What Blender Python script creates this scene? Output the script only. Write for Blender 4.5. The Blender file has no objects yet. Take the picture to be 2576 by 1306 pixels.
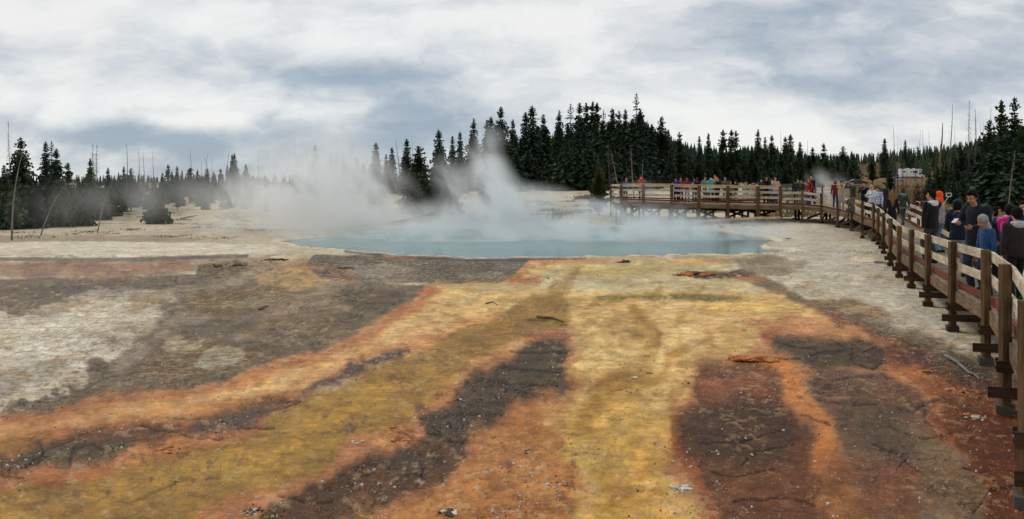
import bpy, bmesh, math, random
import numpy as np
from mathutils import Vector, Matrix, noise as mnoise
R = math.radians
rnd = random.Random(7)
sc = bpy.context.scene
COL = sc.collection
CH, HY, F = 2.75, 182.5, 900.0      # camera height, horizon row, focal length (of a 1024 wide frame)

# ------------------------------------------------------------------ helpers
def px2u(x): return (x/4-512)/F
def at(x, y, Y):                      # point seen at photo pixel (x,y) at distance Y
    return Vector((px2u(x)*Y, Y, CH-(y/4-HY)/F*Y))
def ss(a, b, v):
    t = np.clip((v-a)/(b-a), 0, 1); return t*t*(3-2*t)

def link(o, parent=None):
    COL.objects.link(o)
    if parent is not None: o.parent = parent
    return o
def tag(o, label=None, cat=None, group=None, kind=None):
    if label: o['label'] = label
    if cat: o['category'] = cat
    if group: o['group'] = group
    if kind: o['kind'] = kind
    return o
def empty(name, loc, rz=0, label=None, cat=None, group=None):
    o = bpy.data.objects.new(name, None); link(o)
    o.location = loc; o.rotation_euler = (0, 0, rz); o.empty_display_size = .2
    return tag(o, label, cat, group)
def mesh_obj(name, verts, faces, mats, parent=None, midx=None, smooth=False, loc=None):
    me = bpy.data.meshes.new(name)
    me.from_pydata([tuple(v) for v in verts], [], faces)
    for m in (mats if isinstance(mats, (list, tuple)) else [mats]): me.materials.append(m)
    if midx is not None: me.polygons.foreach_set('material_index', midx)
    if smooth: me.polygons.foreach_set('use_smooth', [True]*len(me.polygons))
    me.update()
    o = bpy.data.objects.new(name, me); link(o, parent)
    if loc is not None: o.location = loc
    return o
def copy_tree(o, parent=None):
    c = o.copy(); COL.objects.link(c)
    if parent is not None: c.parent = parent
    for ch in o.children: copy_tree(ch, c)
    return c

class MB:                              # collects boxes, boards and tubes into one mesh
    def __init__(s): s.v = []; s.f = []
    def add(s, vs, fs):
        n = len(s.v); s.v += [tuple(v) for v in vs]; s.f += [tuple(i+n for i in f) for f in fs]; return s
    def frame(s, c, ax, ay, az):       # box from centre and half axes
        c = Vector(c); vs = [c+i*ax+j*ay+k*az for i in (-1, 1) for j in (-1, 1) for k in (-1, 1)]
        return s.add(vs, [(0,1,3,2),(4,6,7,5),(0,4,5,1),(2,3,7,6),(0,2,6,4),(1,5,7,3)])
    def box(s, c, sx, sy, sz, rz=0):
        ca, sa = math.cos(rz), math.sin(rz)
        return s.frame(c, Vector((ca,sa,0))*sx/2, Vector((-sa,ca,0))*sy/2, Vector((0,0,1))*sz/2)
    def board(s, a, b, t, h, ext=0):   # board from a to b, thickness t across, height h
        a = Vector(a); b = Vector(b); d = (b-a); L = d.length; d.normalize()
        side = Vector((-d.y, d.x, 0)).normalized(); up = d.cross(side)*-1
        if up.z < 0: up = -up
        return s.frame((a+b)/2, d*(L/2+ext), side*t/2, up*h/2)
    def tube(s, pts, rs, n=8, cap=True):
        pts = [Vector(p) for p in pts]; base = len(s.v)
        ref = Vector((0.31, 0.95, 0.05)).normalized()
        for i, p in enumerate(pts):
            d = (pts[min(i+1, len(pts)-1)]-pts[max(i-1, 0)])
            if d.length < 1e-9: d = Vector((0,0,1))
            d.normalize(); a = d.cross(ref)
            if a.length < 1e-3: a = d.cross(Vector((1,0,0)))
            a.normalize(); b = d.cross(a); r = rs[i]
            if not isinstance(r, (tuple, list)): r = (r, r)
            for k in range(n):
                t = 2*math.pi*k/n; s.v.append(tuple(p+a*math.cos(t)*r[0]+b*math.sin(t)*r[1]))
        for i in range(len(pts)-1):
            for k in range(n):
                k2 = (k+1) % n
                s.f.append((base+i*n+k, base+i*n+k2, base+(i+1)*n+k2, base+(i+1)*n+k))
        if cap:
            s.f.append(tuple(base+k for k in range(n-1, -1, -1)))
            s.f.append(tuple(base+(len(pts)-1)*n+k for k in range(n)))
        return s
    def build(s, name, mats, parent=None, smooth=False, loc=None, bevel=0):
        o = mesh_obj(name, s.v, s.f, mats, parent, smooth=smooth, loc=loc)
        if bevel:
            m = o.modifiers.new('bevel', 'BEVEL'); m.width = bevel; m.segments = 1
        return o

# ------------------------------------------------------------------ node expressions
class X:
    def __init__(s, nt, sock): s.nt = nt; s.s = sock
    def _m(s, op, *a, clamp=False):
        n = s.nt.nodes.new('ShaderNodeMath'); n.operation = op; n.use_clamp = clamp
        for i, v in enumerate((s,)+a):
            if isinstance(v, X): s.nt.links.new(v.s, n.inputs[i])
            else: n.inputs[i].default_value = v
        return X(s.nt, n.outputs[0])
    def __add__(s, o): return s._m('ADD', o)
    def __radd__(s, o): return s._m('ADD', o)
    def __sub__(s, o): return s._m('SUBTRACT', o)
    def __rsub__(s, o): return (s*-1)+o
    def __mul__(s, o): return s._m('MULTIPLY', o)
    def __rmul__(s, o): return s._m('MULTIPLY', o)
    def __truediv__(s, o): return s._m('DIVIDE', o)
    def mx(s, o): return s._m('MAXIMUM', o)
    def mn(s, o): return s._m('MINIMUM', o)
    def pw(s, o): return s._m('POWER', o)
    def exp(s): return s._m('EXPONENT')
    def ab(s): return s._m('ABSOLUTE')
    def clamp(s): return s._m('ADD', 0.0, clamp=True)
    def step(s, a, b, lo=0.0, hi=1.0):
        n = s.nt.nodes.new('ShaderNodeMapRange'); n.interpolation_type = 'SMOOTHSTEP'
        s.nt.links.new(s.s, n.inputs[0])
        for i, v in zip((1, 2, 3, 4), (a, b, lo, hi)): n.inputs[i].default_value = v
        return X(s.nt, n.outputs[0])
def xyz(nt, sock):
    n = nt.nodes.new('ShaderNodeSeparateXYZ'); nt.links.new(sock, n.inputs[0])
    return [X(nt, n.outputs[i]) for i in range(3)]
def comb(nt, a, b, c):
    n = nt.nodes.new('ShaderNodeCombineXYZ')
    for i, v in enumerate((a, b, c)):
        if isinstance(v, X): nt.links.new(v.s, n.inputs[i])
        else: n.inputs[i].default_value = v
    return n.outputs[0]
def nz(nt, vec, scale, detail=3, rough=.55, dist=0, w=None):
    n = nt.nodes.new('ShaderNodeTexNoise'); n.inputs['Scale'].default_value = scale
    n.inputs['Detail'].default_value = detail; n.inputs['Roughness'].default_value = rough
    n.inputs['Distortion'].default_value = dist
    if vec is not None: nt.links.new(vec, n.inputs['Vector'])
    return X(nt, n.outputs[0])
def mixc(nt, fac, a, b, mode='MIX'):
    n = nt.nodes.new('ShaderNodeMix'); n.data_type = 'RGBA'; n.blend_type = mode; n.clamp_result = False
    for i, v in ((0, fac), (6, a), (7, b)):
        if isinstance(v, X): nt.links.new(v.s, n.inputs[i])
        elif hasattr(v, 'is_output'): nt.links.new(v, n.inputs[i])
        elif i == 0: n.inputs[0].default_value = v
        else: n.inputs[i].default_value = (*v[:3], 1)
    return n.outputs[2]
def lin(c):
    return tuple((v/255/12.92) if v/255 <= .04045 else ((v/255+.055)/1.055)**2.4 for v in c)
def newmat(name):
    m = bpy.data.materials.new(name); m.use_nodes = True; nt = m.node_tree
    return m, nt, nt.nodes['Principled BSDF']
def bump(nt, bs, h, strength=.3, dist=.02):
    b = nt.nodes.new('ShaderNodeBump'); b.inputs['Strength'].default_value = strength
    b.inputs['Distance'].default_value = dist
    nt.links.new(h.s if isinstance(h, X) else h, b.inputs['Height']); nt.links.new(b.outputs[0], bs.inputs['Normal'])
def plain(name, col, rough=.8, var=.25, scale=6, bmp=.0, metal=0, spec=.3, sheen=0):
    m, nt, bs = newmat(name)
    tc = nt.nodes.new('ShaderNodeTexCoord')
    n = nz(nt, tc.outputs['Object'], scale, 4, .6)
    f = n.step(.25, .75, 1-var, 1+var)
    c = mixc(nt, 1.0, col, comb(nt, f, f, f), 'MULTIPLY')
    nt.links.new(c, bs.inputs['Base Color']); bs.inputs['Roughness'].default_value = rough
    bs.inputs['Metallic'].default_value = metal; bs.inputs['Specular IOR Level'].default_value = spec
    if sheen: bs.inputs['Sheen Weight'].default_value = sheen
    if bmp: bump(nt, bs, nz(nt, tc.outputs['Object'], scale*3, 3), bmp, .02)
    return m
def wood(name, c1, c2, grain=1.0, rough=.8, vert=False):
    # procedural timber: long grain along the piece, growth rings, knots, weather marks
    m, nt, bs = newmat(name)
    geo = nt.nodes.new('ShaderNodeNewGeometry')
    px, py, pz = xyz(nt, geo.outputs['Position'])
    v = comb(nt, px*.8, py*.8, pz*1.0)
    warp = nz(nt, v, 1.3, 2)
    w = ((pz*1.0+px*.12+py*.10)*1.0 + warp*.35)
    rings = nz(nt, comb(nt, (px+warp*.03)*42, (py+warp*.03)*42, pz*2.2), 1.0, 3, .6) if vert else nz(nt, comb(nt, px*2.0, py*2.0, (pz+warp*.1)*26), 1.0, 3, .6)
    big = nz(nt, geo.outputs['Position'], .9, 3, .6)
    fine = nz(nt, comb(nt, px*90, py*90, pz*5), 1.0, 2, .6) if vert else nz(nt, comb(nt, px*6, py*6, pz*70), 1.0, 2, .6)
    c = mixc(nt, rings.step(.38, .66), c1, c2)
    g = (big.step(.3, .7, .72, 1.18)*fine.step(.3, .7, 1-.16*grain, 1+.1*grain))
    c = mixc(nt, 1.0, c, comb(nt, g, g, g), 'MULTIPLY')
    nt.links.new(c, bs.inputs['Base Color']); bs.inputs['Roughness'].default_value = rough
    bs.inputs['Specular IOR Level'].default_value = .25
    bump(nt, bs, rings, .25, .01)
    return m

# ------------------------------------------------------------------ numpy noise
_rs = np.random.RandomState(3); _tab = _rs.rand(1024)
def vn(x, y, seed=0):
    xi = np.floor(x).astype(np.int64); yi = np.floor(y).astype(np.int64)
    fx = x-xi; fy = y-yi; fx = fx*fx*(3-2*fx); fy = fy*fy*(3-2*fy)
    def h(a, b): return _tab[((a*73856093) ^ (b*19349663) ^ (seed*83492791)) & 1023]
    return (h(xi, yi)*(1-fx)+h(xi+1, yi)*fx)*(1-fy)+(h(xi, yi+1)*(1-fx)+h(xi+1, yi+1)*fx)*fy
def fbm(x, y, seed=0, oc=4, g=.5):
    s = 0; a = 1; t = 0
    for i in range(oc):
        s = s+a*vn(x*2**i+i*17.3, y*2**i+i*9.1, seed+i); t += a; a *= g
    return s/t        # 0..1
# ------------------------------------------------------------------ terrain shape
def terrain(X_, Y_):
    X_ = np.asarray(X_, float); Y_ = np.asarray(Y_, float)
    Yp = np.maximum(Y_, 5.); u = X_/Yp
    rise = 2.5*ss(60, 190, Y_)
    z = rise + .35*ss(.18, .3, u)*ss(43, 56, Y_) + .30*ss(-.02, .1, u)*ss(57, 64, Y_)*(1-ss(.18,.3,u))
    z = z + 6.5*ss(300, 345, Y_)*ss(.27, .36, u) + 5*ss(350, 600, Y_)*ss(.35, .6, u) + 1.2*ss(200, 290, Y_)*ss(.33, .45, u)
    z = z + 1.1*ss(75, 110, Y_)*ss(.45, .53, u)*(1-ss(150, 250, Y_))
    z = z + (fbm(X_/7, Y_/7, 5, 3)-.5)*.35*ss(58, 90, Y_) + (fbm(X_/40, Y_/40, 8, 3)-.5)*2.0*ss(120, 400, Y_)
    return z
def gz(x, y):
    return float(terrain(np.array([x]), np.array([y]))[0])

# pool outline, D coordinates (photo pixels at 2576 wide)
POOL = [(700,606),(760,621),(870,629),(1000,641),(1100,645),(1210,650),(1330,648),(1420,649),(1520,644),(1640,642),(1740,641),(1830,640),
        (1900,637),(1960,634),(2000,631),(1975,626),(1925,624),(1913,617),(1948,607),(1952,601),(1925,595),(1850,586),
        (1800,577),(1700,572),(1550,569),(1300,570),(1150,572),(1000,578),(880,588),(780,597)]
def d2w(dx, dy, z=0.0):
    Y = F*(CH-z)/(dy/2.515625-HY); return ((dx/2.515625-512)/F*Y, Y)
POOLW = np.array([d2w(*p) for p in POOL])
def sdist(px, py, poly, closed=True):
    """signed distance to a polygon (positive inside) or distance to a polyline"""
    P = np.asarray(poly, float); n = len(P)
    d2 = np.full(px.shape, 1e18); inside = np.zeros(px.shape, bool)
    for i in range(n if closed else n-1):
        a = P[i]; b = P[(i+1) % n]; e = b-a; L = e@e+1e-12
        t = np.clip(((px-a[0])*e[0]+(py-a[1])*e[1])/L, 0, 1)
        d2 = np.minimum(d2, (px-a[0]-t*e[0])**2+(py-a[1]-t*e[1])**2)
        if closed and a[1] != b[1]:
            c = ((a[1] > py) != (b[1] > py)) & (px < (b[0]-a[0])*(py-a[1])/(b[1]-a[1])+a[0])
            inside ^= c
    d = np.sqrt(d2)
    return np.where(inside, d, -d) if closed else d

# colour zones.  kind, outline (D coordinates on flat ground), display colour, softness, wiggle, crust, crack, wet, speck
OR1=(186,122,72); OR2=(207,156,104); YEL=(212,180,124); PALE=(196,186,154); GOLD=(162,126,38); BRN=(104,74,48); DK=(78,69,54)
GREY=(120,107,90); WHITE=(186,180,168); RUST=(120,70,26)
def P(pts, col, soft=8, wig=14, crust=.3, crack=.2, wet=.3, op=1.0): return ('p', pts, col, soft, wig, crust, crack, wet, op)
def Ln(pts, w, col, soft=6, wig=10, crust=.2, crack=.1, wet=.3, op=1.0): return ('l', pts, col, soft, wig, crust, crack, wet, op, w)
_b = random.Random(12); BRAID = []
for _i in range(34):       # thin braided channels and pale skins between them, fanning out from the outlet
    _x0 = _b.uniform(1180, 1880); _y0 = _b.uniform(700, 860); _n = 6; _dx = (_x0-1560)*.10+_b.uniform(-40, 25); _ph = _b.uniform(0, 6)
    _pts = [(_x0+_dx*_k+14*math.sin(_k*1.7+_ph)*(_k*.35+.5), _y0+_k*_b.uniform(34, 62)) for _k in range(_n)]
    BRAID.append(Ln(_pts, _b.uniform(1.5, 6), (172,136,56) if _i % 2 else (220,198,152), 6, 20, .25, .1, .4, _b.uniform(.3, .6)))
LAYERS = [
 # left slopes, thin streaks
 P([(-400,560),(700,545),(900,585),(720,606),(500,612),(-400,620)], (184,177,166), 8, 20, .4,.05,.1),
 P([(-400,596),(300,592),(560,600),(480,608),(-400,612)], (150,136,118), 6, 14, .5,.05,.1,.6),
 P([(-400,612),(200,607),(560,612),(700,618),(690,636),(480,645),(200,650),(-400,652)], (200,197,189), 4, 10, .5,.05,.1),
 Ln([(-100,650),(250,655),(500,648),(620,645)], 5, (112,107,102), 3, 4, .4,.2,.6),
 P([(-400,655),(480,655),(520,680),(430,700),(200,705),(-400,712)], (156,126,104), 18, 34, .6,.3,.5,.85),
 Ln([(80,672),(300,668),(480,676)], 6, (176,112,78), 6, 16, .6,.2,.5,.55),
 P([(40,668),(110,658),(170,664),(150,694),(70,702)], (132,92,76), 12, 16, .4,.2,.6,.6),
 P([(190,668),(250,662),(290,676),(240,694),(190,690)], (138,98,80), 12, 16, .4,.2,.6,.5),
 P([(-400,708),(420,695),(640,690),(820,700),(1080,718),(1060,765),(960,802),(850,868),(700,922),(560,966),(400,986),(240,996),(120,1044),(-400,1075)], GREY, 6, 10, .35,.75,.4),
 P([(480,655),(620,650),(800,655),(880,680),(700,690),(520,690)], (165,146,124), 8, 10, .7,.2,.3),
 P([(500,668),(590,655),(640,672),(600,695),(500,690)], (120,104,78), 6, 10, 1,.2,.1),
 P([(640,690),(740,672),(850,690),(900,705),(760,728),(660,735)], (176,150,108), 8, 10, .7,.2,.3),
 P([(790,640),(1000,648),(1330,652),(1340,672),(1310,700),(1260,712),(1060,712),(900,708),(800,700),(770,668)], (122,116,110), 5, 10, 1,.2,.15),
 P([(860,668),(1000,662),(1060,680),(950,695),(870,690)], (150,146,140), 8, 14, 1,.1,.1,.8),
 P([(1150,690),(1270,683),(1280,700),(1180,704)], (160,158,152), 6, 12, 1,.1,.1,.8),
 Ln([(870,631),(950,640),(1060,647),(1220,653),(1380,653),(1470,650)], 5, (92,78,68), 3, 5, .5,.1,.5),
 Ln([(960,645),(1040,650)], 4, (166,112,76), 5, 10, .5,.1,.3,.7),
 # whitish crusts on the left
 P([(-400,800),(60,795),(110,768),(230,733),(330,722),(435,745),(400,765),(430,790),(400,815),(360,860),(250,925),(130,985),(20,1020),(-400,1040)], (198,194,187), 8, 30, 1,.15,.05),
 P([(-50,830),(150,800),(260,820),(200,900),(60,950),(-50,950)], (212,211,209), 20, 34, 1,.1,.05,.7),
 P([(-50,960),(90,930),(180,910),(120,960),(0,1010)], (170,168,168), 10, 18, 1,.1,.05,.8),
 P([(330,735),(430,742),(420,765),(340,790),(300,780)], (150,122,84), 10, 20, .9,.1,.1,.6),
 Ln([(570,735),(500,790),(440,815),(390,845),(340,885),(300,925)], 20, (142,130,120), 6, 8, .1,.15,.5),
 P([(470,745),(560,725),(680,716),(722,730),(720,756),(640,775),(560,792),(480,788)], (134,116,84), 8, 16, .95,.15,.1),
 P([(540,775),(640,755),(700,748),(640,775)], (160,155,138), 6, 14, 1,.1,.1,.8),
 P([(700,745),(860,715),(850,760),(780,800),(700,820),(600,850),(640,790)], (146,128,108), 14, 20, .8,.3,.2,.7),
 P([(380,862),(440,838),(500,850),(560,872),(640,872),(665,900),(600,925),(500,950),(410,955),(330,940),(380,900)], (136,116,92), 8, 16, .95,.15,.1),
 P([(400,862),(440,846),(500,858),(480,885),(420,890)], (182,178,166), 8, 16, 1,.1,.05,.9),
 P([(520,890),(570,872),(620,874),(630,900),(540,918),(480,920)], (178,176,168), 8, 16, 1,.1,.05,.9),
 P([(620,835),(780,800),(880,800),(860,845),(760,870),(660,880)], (128,112,92), 14, 20, .9,.3,.2,.8),
 # streaks and scabs on the grey flats
 Ln([(860,715),(760,750),(690,785),(620,830),(590,850)], 16, (158,144,122), 14, 26, .8,.2,.2,.75),
 Ln([(960,745),(900,770),(820,800),(730,830)], 12, (148,132,108), 12, 26, .9,.2,.2,.7),
 Ln([(640,690),(560,715),(470,735),(400,742)], 9, (160,150,132), 10, 22, .9,.2,.2,.7),
 Ln([(1040,690),(960,702),(880,722)], 9, (150,136,118), 10, 20, .9,.2,.2,.6),
 Ln([(700,672),(820,676),(900,690)], 7, (176,128,82), 8, 22, .8,.1,.2,.7),
 Ln([(820,688),(880,700)], 7, (142,84,60), 7, 18, .8,.1,.2,.7),
 Ln([(300,735),(200,760),(80,790)], 8, (138,122,98), 10, 20, .9,.2,.2,.6),
 Ln([(250,870),(150,905),(40,935)], 9, (150,128,96), 12, 26, 1,.1,.1,.6),
 Ln([(350,820),(260,850),(180,870)], 8, (140,118,88), 12, 26, 1,.1,.1,.6),
 P([(860,730),(1000,735),(980,780),(880,800)], (104,92,78), 16, 26, .4,.9,.3,.6),
 P([(60,715),(300,712),(420,720),(300,740),(100,745)], (104,94,84), 14, 22, .3,.9,.4,.6),
 # yellow field below the pool
 P([(1330,655),(1500,652),(1750,655),(1880,650),(1890,690),(1960,725),(2040,760),(2120,790),(2180,830),(2250,900),(2300,1000),(2300,1400),(1000,1400),(1060,1100),(1200,950),(1000,900),(800,960),(-400,1180),(-400,1075),(120,1046),(240,992),(430,984),(560,964),(700,920),(850,866),(940,826),(962,800),(1040,762),(1070,720),(1260,712),(1300,690)], OR2, 7, 12, .25,.12,.45),
 P([(1090,722),(1300,712),(1340,665),(1520,656),(1880,655),(1920,700),(2040,768),(2080,790),(1990,800),(1900,815),(1890,870),(1860,900),(1760,930),(1720,1000),(1690,1060),(1700,1140),(1770,1220),(1790,1400),(1420,1400),(1460,1150),(1390,1080),(1400,1000),(1440,900),(1430,830),(1400,800),(1200,790),(1000,850),(860,900),(700,975),(560,1010),(420,1030),(300,1035),(430,1005),(600,980),(760,930),(900,870),(990,800),(1060,770)], YEL, 22, 18, .2,.15,.45),
 P([(1100,722),(1330,712),(1400,665),(1880,658),(1900,690),(1980,715),(1900,735),(1600,735),(1400,725),(1200,735)], PALE, 8, 16, .25,.05,.4),
 P([(1420,672),(1600,668),(1700,680),(1500,700),(1400,690)], (196,182,120), 8, 16, .5,.05,.3,.7),
 Ln([(1260,756),(1450,752),(1600,750),(1760,748),(1880,752)], 8, (168,146,66), 6, 12, .8,.1,.2,.85),
 Ln([(1500,748),(1640,752),(1860,745)], 5, (118,108,62), 4, 12, 1,.1,.2,.7),
 P([(1750,760),(1900,765),(2000,775),(1900,790),(1780,785)], (210,176,92), 10, 14, .3,.1,.4,.7),
 *BRAID,
 # outer edge of the left stream
 Ln([(-400,1072),(120,1050),(250,1000),(430,994),(560,975),(700,930),(850,878),(945,838),(985,795),(1060,762),(1085,730)], 13, OR1, 10, 8, .25,.15,.4,.85),
 Ln([(1050,735),(1080,730),(1110,735)], 7, (184,116,70), 8, 16, .7,.1,.3,.8),
 Ln([(1045,765),(1100,760)], 5, (205,120,72), 4, 8, .5,.1,.4,.8),
 Ln([(1290,707),(1350,705)], 6, (176,116,76), 8, 16, .7,.1,.3,.7),
 Ln([(150,1085),(330,1045),(560,1035),(640,1010)], 18, (206,150,98), 10, 8, .2,.1,.4,.8),
 # brown band under the left stream
 P([(-400,1210),(0,1150),(60,1120),(200,1080),(330,1062),(430,1068),(560,1045),(650,1010),(720,985),(800,960),(900,905),(1000,880),(1110,840),(1080,870),(950,915),(830,960),(760,1000),(700,1050),(640,1090),(560,1118),(400,1150),(250,1195),(-400,1290)], OR1, 10, 12, .4,.2,.4),
 P([(-400,1205),(10,1155),(80,1120),(220,1090),(380,1078),(500,1060),(620,1025),(700,1000),(770,990),(730,1030),(660,1060),(560,1085),(480,1110),(330,1125),(200,1165),(60,1190),(-400,1240)], (118,82,54), 16, 18, .3,.8,.3),
 P([(-400,1205),(60,1140),(200,1105),(310,1098),(350,1120),(250,1155),(100,1178),(-400,1235)], (98,86,64), 16, 16, .3,1,.3),
 P([(500,1075),(620,1040),(690,1030),(620,1075),(540,1095)], (84,68,60), 12, 12, .3,.8,.7,.8),
 P([(770,985),(860,925),(930,915),(980,890),(1030,885),(1000,905),(900,935),(840,965)], (98,66,56), 6, 12, .8,.4,.5),
 P([(920,912),(980,888),(1025,880),(1010,898),(940,918)], (84,72,66), 4, 8, .8,.4,.5),
 # golden olive river
 P([(-400,1310),(0,1245),(250,1196),(400,1162),(560,1130),(640,1108),(690,1060),(760,1012),(860,968),(960,922),(1060,880),(1160,830),(1240,800),(1300,770),(1340,745),(1400,735),(1440,760),(1440,800),(1420,830),(1380,836),(1290,866),(1200,908),(1150,950),(1095,1000),(1050,1040),(960,1078),(870,1120),(820,1172),(720,1222),(600,1242),(520,1272),(470,1320),(300,1400),(-400,1400)], GOLD, 8, 14, .45,.1,.55),
 P([(300,1200),(560,1150),(700,1100),(900,1010),(1000,960),(1000,1010),(900,1060),(760,1120),(700,1180),(500,1230),(300,1260)], (188,148,54), 24, 30, .5,.1,.5,.6),
 P([(-400,1320),(0,1270),(200,1240),(160,1300),(0,1340)], (184,144,62), 14, 20, .5,.1,.5,.6),
 Ln([(1450,680),(1415,715),(1385,755),(1320,785),(1230,815)], 11, (158,126,60), 16, 26, .7,.1,.3,.7),
 Ln([(1330,805),(1390,808),(1425,818)], 4, (118,92,40), 3, 3, .5,.1,.3,.9),
 Ln([(330,1270),(390,1235),(480,1200)], 3, (140,108,42), 3, 3, .2,.1,.3,.8),
 # rim, then dark central island
 P([(1440,826),(1445,900),(1440,960),(1420,1000),(1350,1020),(1290,1050),(1260,1090),(1210,1120),(1170,1170),(1130,1240),(1000,1300),(900,1400),(480,1400),(520,1290),(620,1248),(740,1222),(830,1170),(880,1128),(960,1100),(1040,1060),(1090,1030),(1120,990),(1160,950),(1230,908),(1320,866),(1390,835)], (190,130,88), 16, 20, .5,.15,.4),
 P([(1350,866),(1380,852),(1415,846),(1430,840),(1422,880),(1432,920),(1418,965),(1405,990),(1330,1005),(1285,1022),(1250,1045),(1232,1078),(1180,1110),(1145,1160),(1105,1230),(1000,1275),(900,1310),(820,1400),(560,1400),(640,1290),(720,1250),(790,1215),(840,1180),(900,1148),(960,1132),(1020,1120),(1085,1095),(1100,1065),(1065,1052),(1130,1020),(1155,985),(1180,950),(1245,920),(1310,890)], BRN, 13, 16, .35,.55,.3),
 P([(1345,870),(1385,850),(1425,858),(1424,910),(1420,960),(1400,985),(1320,1000),(1270,1025),(1240,1060),(1200,1080),(1130,1110),(1090,1100),(1085,1060),(1140,1018),(1175,960),(1245,925),(1310,890)], (92,78,60), 12, 18, .5,.8,.3),
 P([(1060,1052),(1110,1035),(1180,1040),(1220,1060),(1160,1090),(1110,1085)], (84,70,56), 14, 18, .6,.7,.5,.7),
 P([(960,1140),(1040,1125),(1080,1150),(1040,1190),(980,1180)], (84,70,62), 14, 14, .4,.6,.5,.6),
 P([(1330,850),(1400,828),(1440,822),(1400,845),(1340,865)], (176,104,80), 6, 8, .8,.2,.3,.8),
 P([(970,1075),(1060,1060),(1080,1090),(1000,1110)], (190,120,72), 8, 14, .8,.2,.3,.8),
 # amber ground, bottom centre
 P([(1240,1070),(1300,1030),(1370,1020),(1420,1060),(1440,1120),(1460,1200),(1440,1400),(820,1400),(930,1310),(1060,1265),(1130,1230),(1180,1140)], (178,122,68), 34, 36, .5,.1,.35),
 P([(1300,1110),(1400,1100),(1440,1160),(1420,1240),(1330,1250),(1280,1180)], (186,136,88), 20, 20, .5,.1,.3,.6),
 P([(1460,960),(1560,940),(1640,1000),(1640,1100),(1720,1200),(1740,1400),(1440,1400),(1480,1200),(1440,1100),(1400,1060)], (200,162,82), 40, 44, .35,.1,.4,.9),
 Ln([(1600,780),(1655,835),(1640,880),(1590,930),(1520,970),(1490,1020),(1480,1080)], 15, (170,128,48), 12, 16, .3,.1,.4,.9),
 Ln([(1790,850),(1740,870),(1690,900),(1640,960),(1540,980)], 10, (176,136,54), 8, 10, .3,.1,.4,.7),
 Ln([(1440,1010),(1380,1040),(1280,1045)], 7, (190,132,74), 7, 8, .3,.1,.4,.6),
 Ln([(1480,1080),(1440,1130),(1500,1180),(1540,1260),(1560,1400)], 18, (196,162,70), 12, 14, .4,.1,.4,.8),
 P([(1470,1120),(1560,1130),(1560,1200),(1490,1200)], (170,150,84), 20, 20, .4,.1,.4,.5),
 P([(1500,860),(1600,850),(1640,900),(1560,940),(1470,930)], (222,196,136), 16, 18, .3,.15,.4,.7),
 # right hand islands
 P([(1900,812),(1960,815),(2090,800),(2200,830),(2290,880),(2350,960),(2400,1050),(2480,1180),(2520,1400),(1780,1400),(1740,1240),(1690,1160),(1680,1060),(1700,1010),(1740,960),(1800,915),(1880,890),(1905,870)], (184,130,84), 24, 28, .4,.2,.5),
 P([(1990,815),(2110,790),(2220,830),(2250,880),(2160,840),(2040,850)], (206,150,104), 10, 12, .3,.15,.5,.8),
 P([(1730,970),(1800,925),(1880,910),(1950,915),(1970,960),(1985,1010),(2000,1060),(2050,1110),(2060,1180),(2080,1260),(2100,1400),(1800,1400),(1785,1290),(1760,1240),(1745,1170),(1700,1110),(1688,1050),(1740,1010)], (122,76,46), 14, 20, .45,.5,.3),
 P([(1695,1060),(1800,1010),(1940,1030),(1990,1090),(1960,1180),(1800,1180),(1730,1130)], (88,62,40), 22, 24, .5,.6,.3,.85),
 P([(1760,965),(1880,935),(1960,950),(1930,985),(1800,1000)], (164,102,64), 12, 18, .8,.1,.3,.6),
 P([(1930,850),(2000,842),(2110,848),(2200,855),(2240,880),(2250,915),(2220,940),(2130,930),(2060,935),(2000,900),(1955,885)], (102,84,66), 10, 14, .4,.9,.3),
 P([(2025,935),(2130,925),(2240,945),(2300,975),(2340,1020),(2370,1080),(2420,1150),(2470,1230),(2490,1400),(2180,1400),(2140,1240),(2120,1150),(2090,1090),(2050,1030),(2020,990)], (126,92,68), 8, 14, .4,.7,.5),
 P([(2080,1020),(2180,1040),(2280,1060),(2330,1120),(2230,1150),(2130,1120)], (90,80,64), 20, 22, .5,.8,.3,.75),
 P([(2300,1060),(2400,1120),(2460,1240),(2470,1400),(2330,1400),(2300,1200)], (140,118,96), 18, 20, .5,.5,.5,.75),
 P([(2060,1150),(2150,1160),(2300,1180),(2330,1260),(2200,1400),(2060,1400)], (136,86,56), 20, 22, .5,.4,.3,.7),
 P([(2220,1150),(2330,1200),(2300,1250),(2220,1220)], (152,92,66), 14, 16, .4,.5,.3,.5),
 Ln([(1930,900),(1985,925),(1990,975),(2005,1010),(2060,1050),(2078,1090),(2062,1130),(2060,1170)], 17, (198,130,72), 9, 8, .3,.1,.3,.95),
 Ln([(2060,1170),(2100,1230),(2140,1300)], 30, (160,110,62), 20, 14, .5,.1,.3,.6),
 Ln([(1695,1040),(1700,1110),(1745,1180),(1770,1240),(1795,1290),(1800,1400)], 8, (166,96,48), 6, 8, .4,.1,.3,.8),
 P([(1908,830),(1960,825),(1940,870),(1915,860)], (176,98,66), 8, 10, .8,.1,.3,.7),
 # rust strip beside the boardwalk
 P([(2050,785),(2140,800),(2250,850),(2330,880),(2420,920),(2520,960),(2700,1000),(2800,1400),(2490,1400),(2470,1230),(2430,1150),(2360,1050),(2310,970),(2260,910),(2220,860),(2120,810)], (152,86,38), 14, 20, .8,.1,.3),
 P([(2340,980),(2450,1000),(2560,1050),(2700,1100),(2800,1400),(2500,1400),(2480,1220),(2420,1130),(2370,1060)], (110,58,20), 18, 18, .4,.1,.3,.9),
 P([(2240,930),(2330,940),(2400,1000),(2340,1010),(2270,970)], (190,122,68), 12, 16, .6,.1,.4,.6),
 # dark seam, then white sinter on the right
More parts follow.
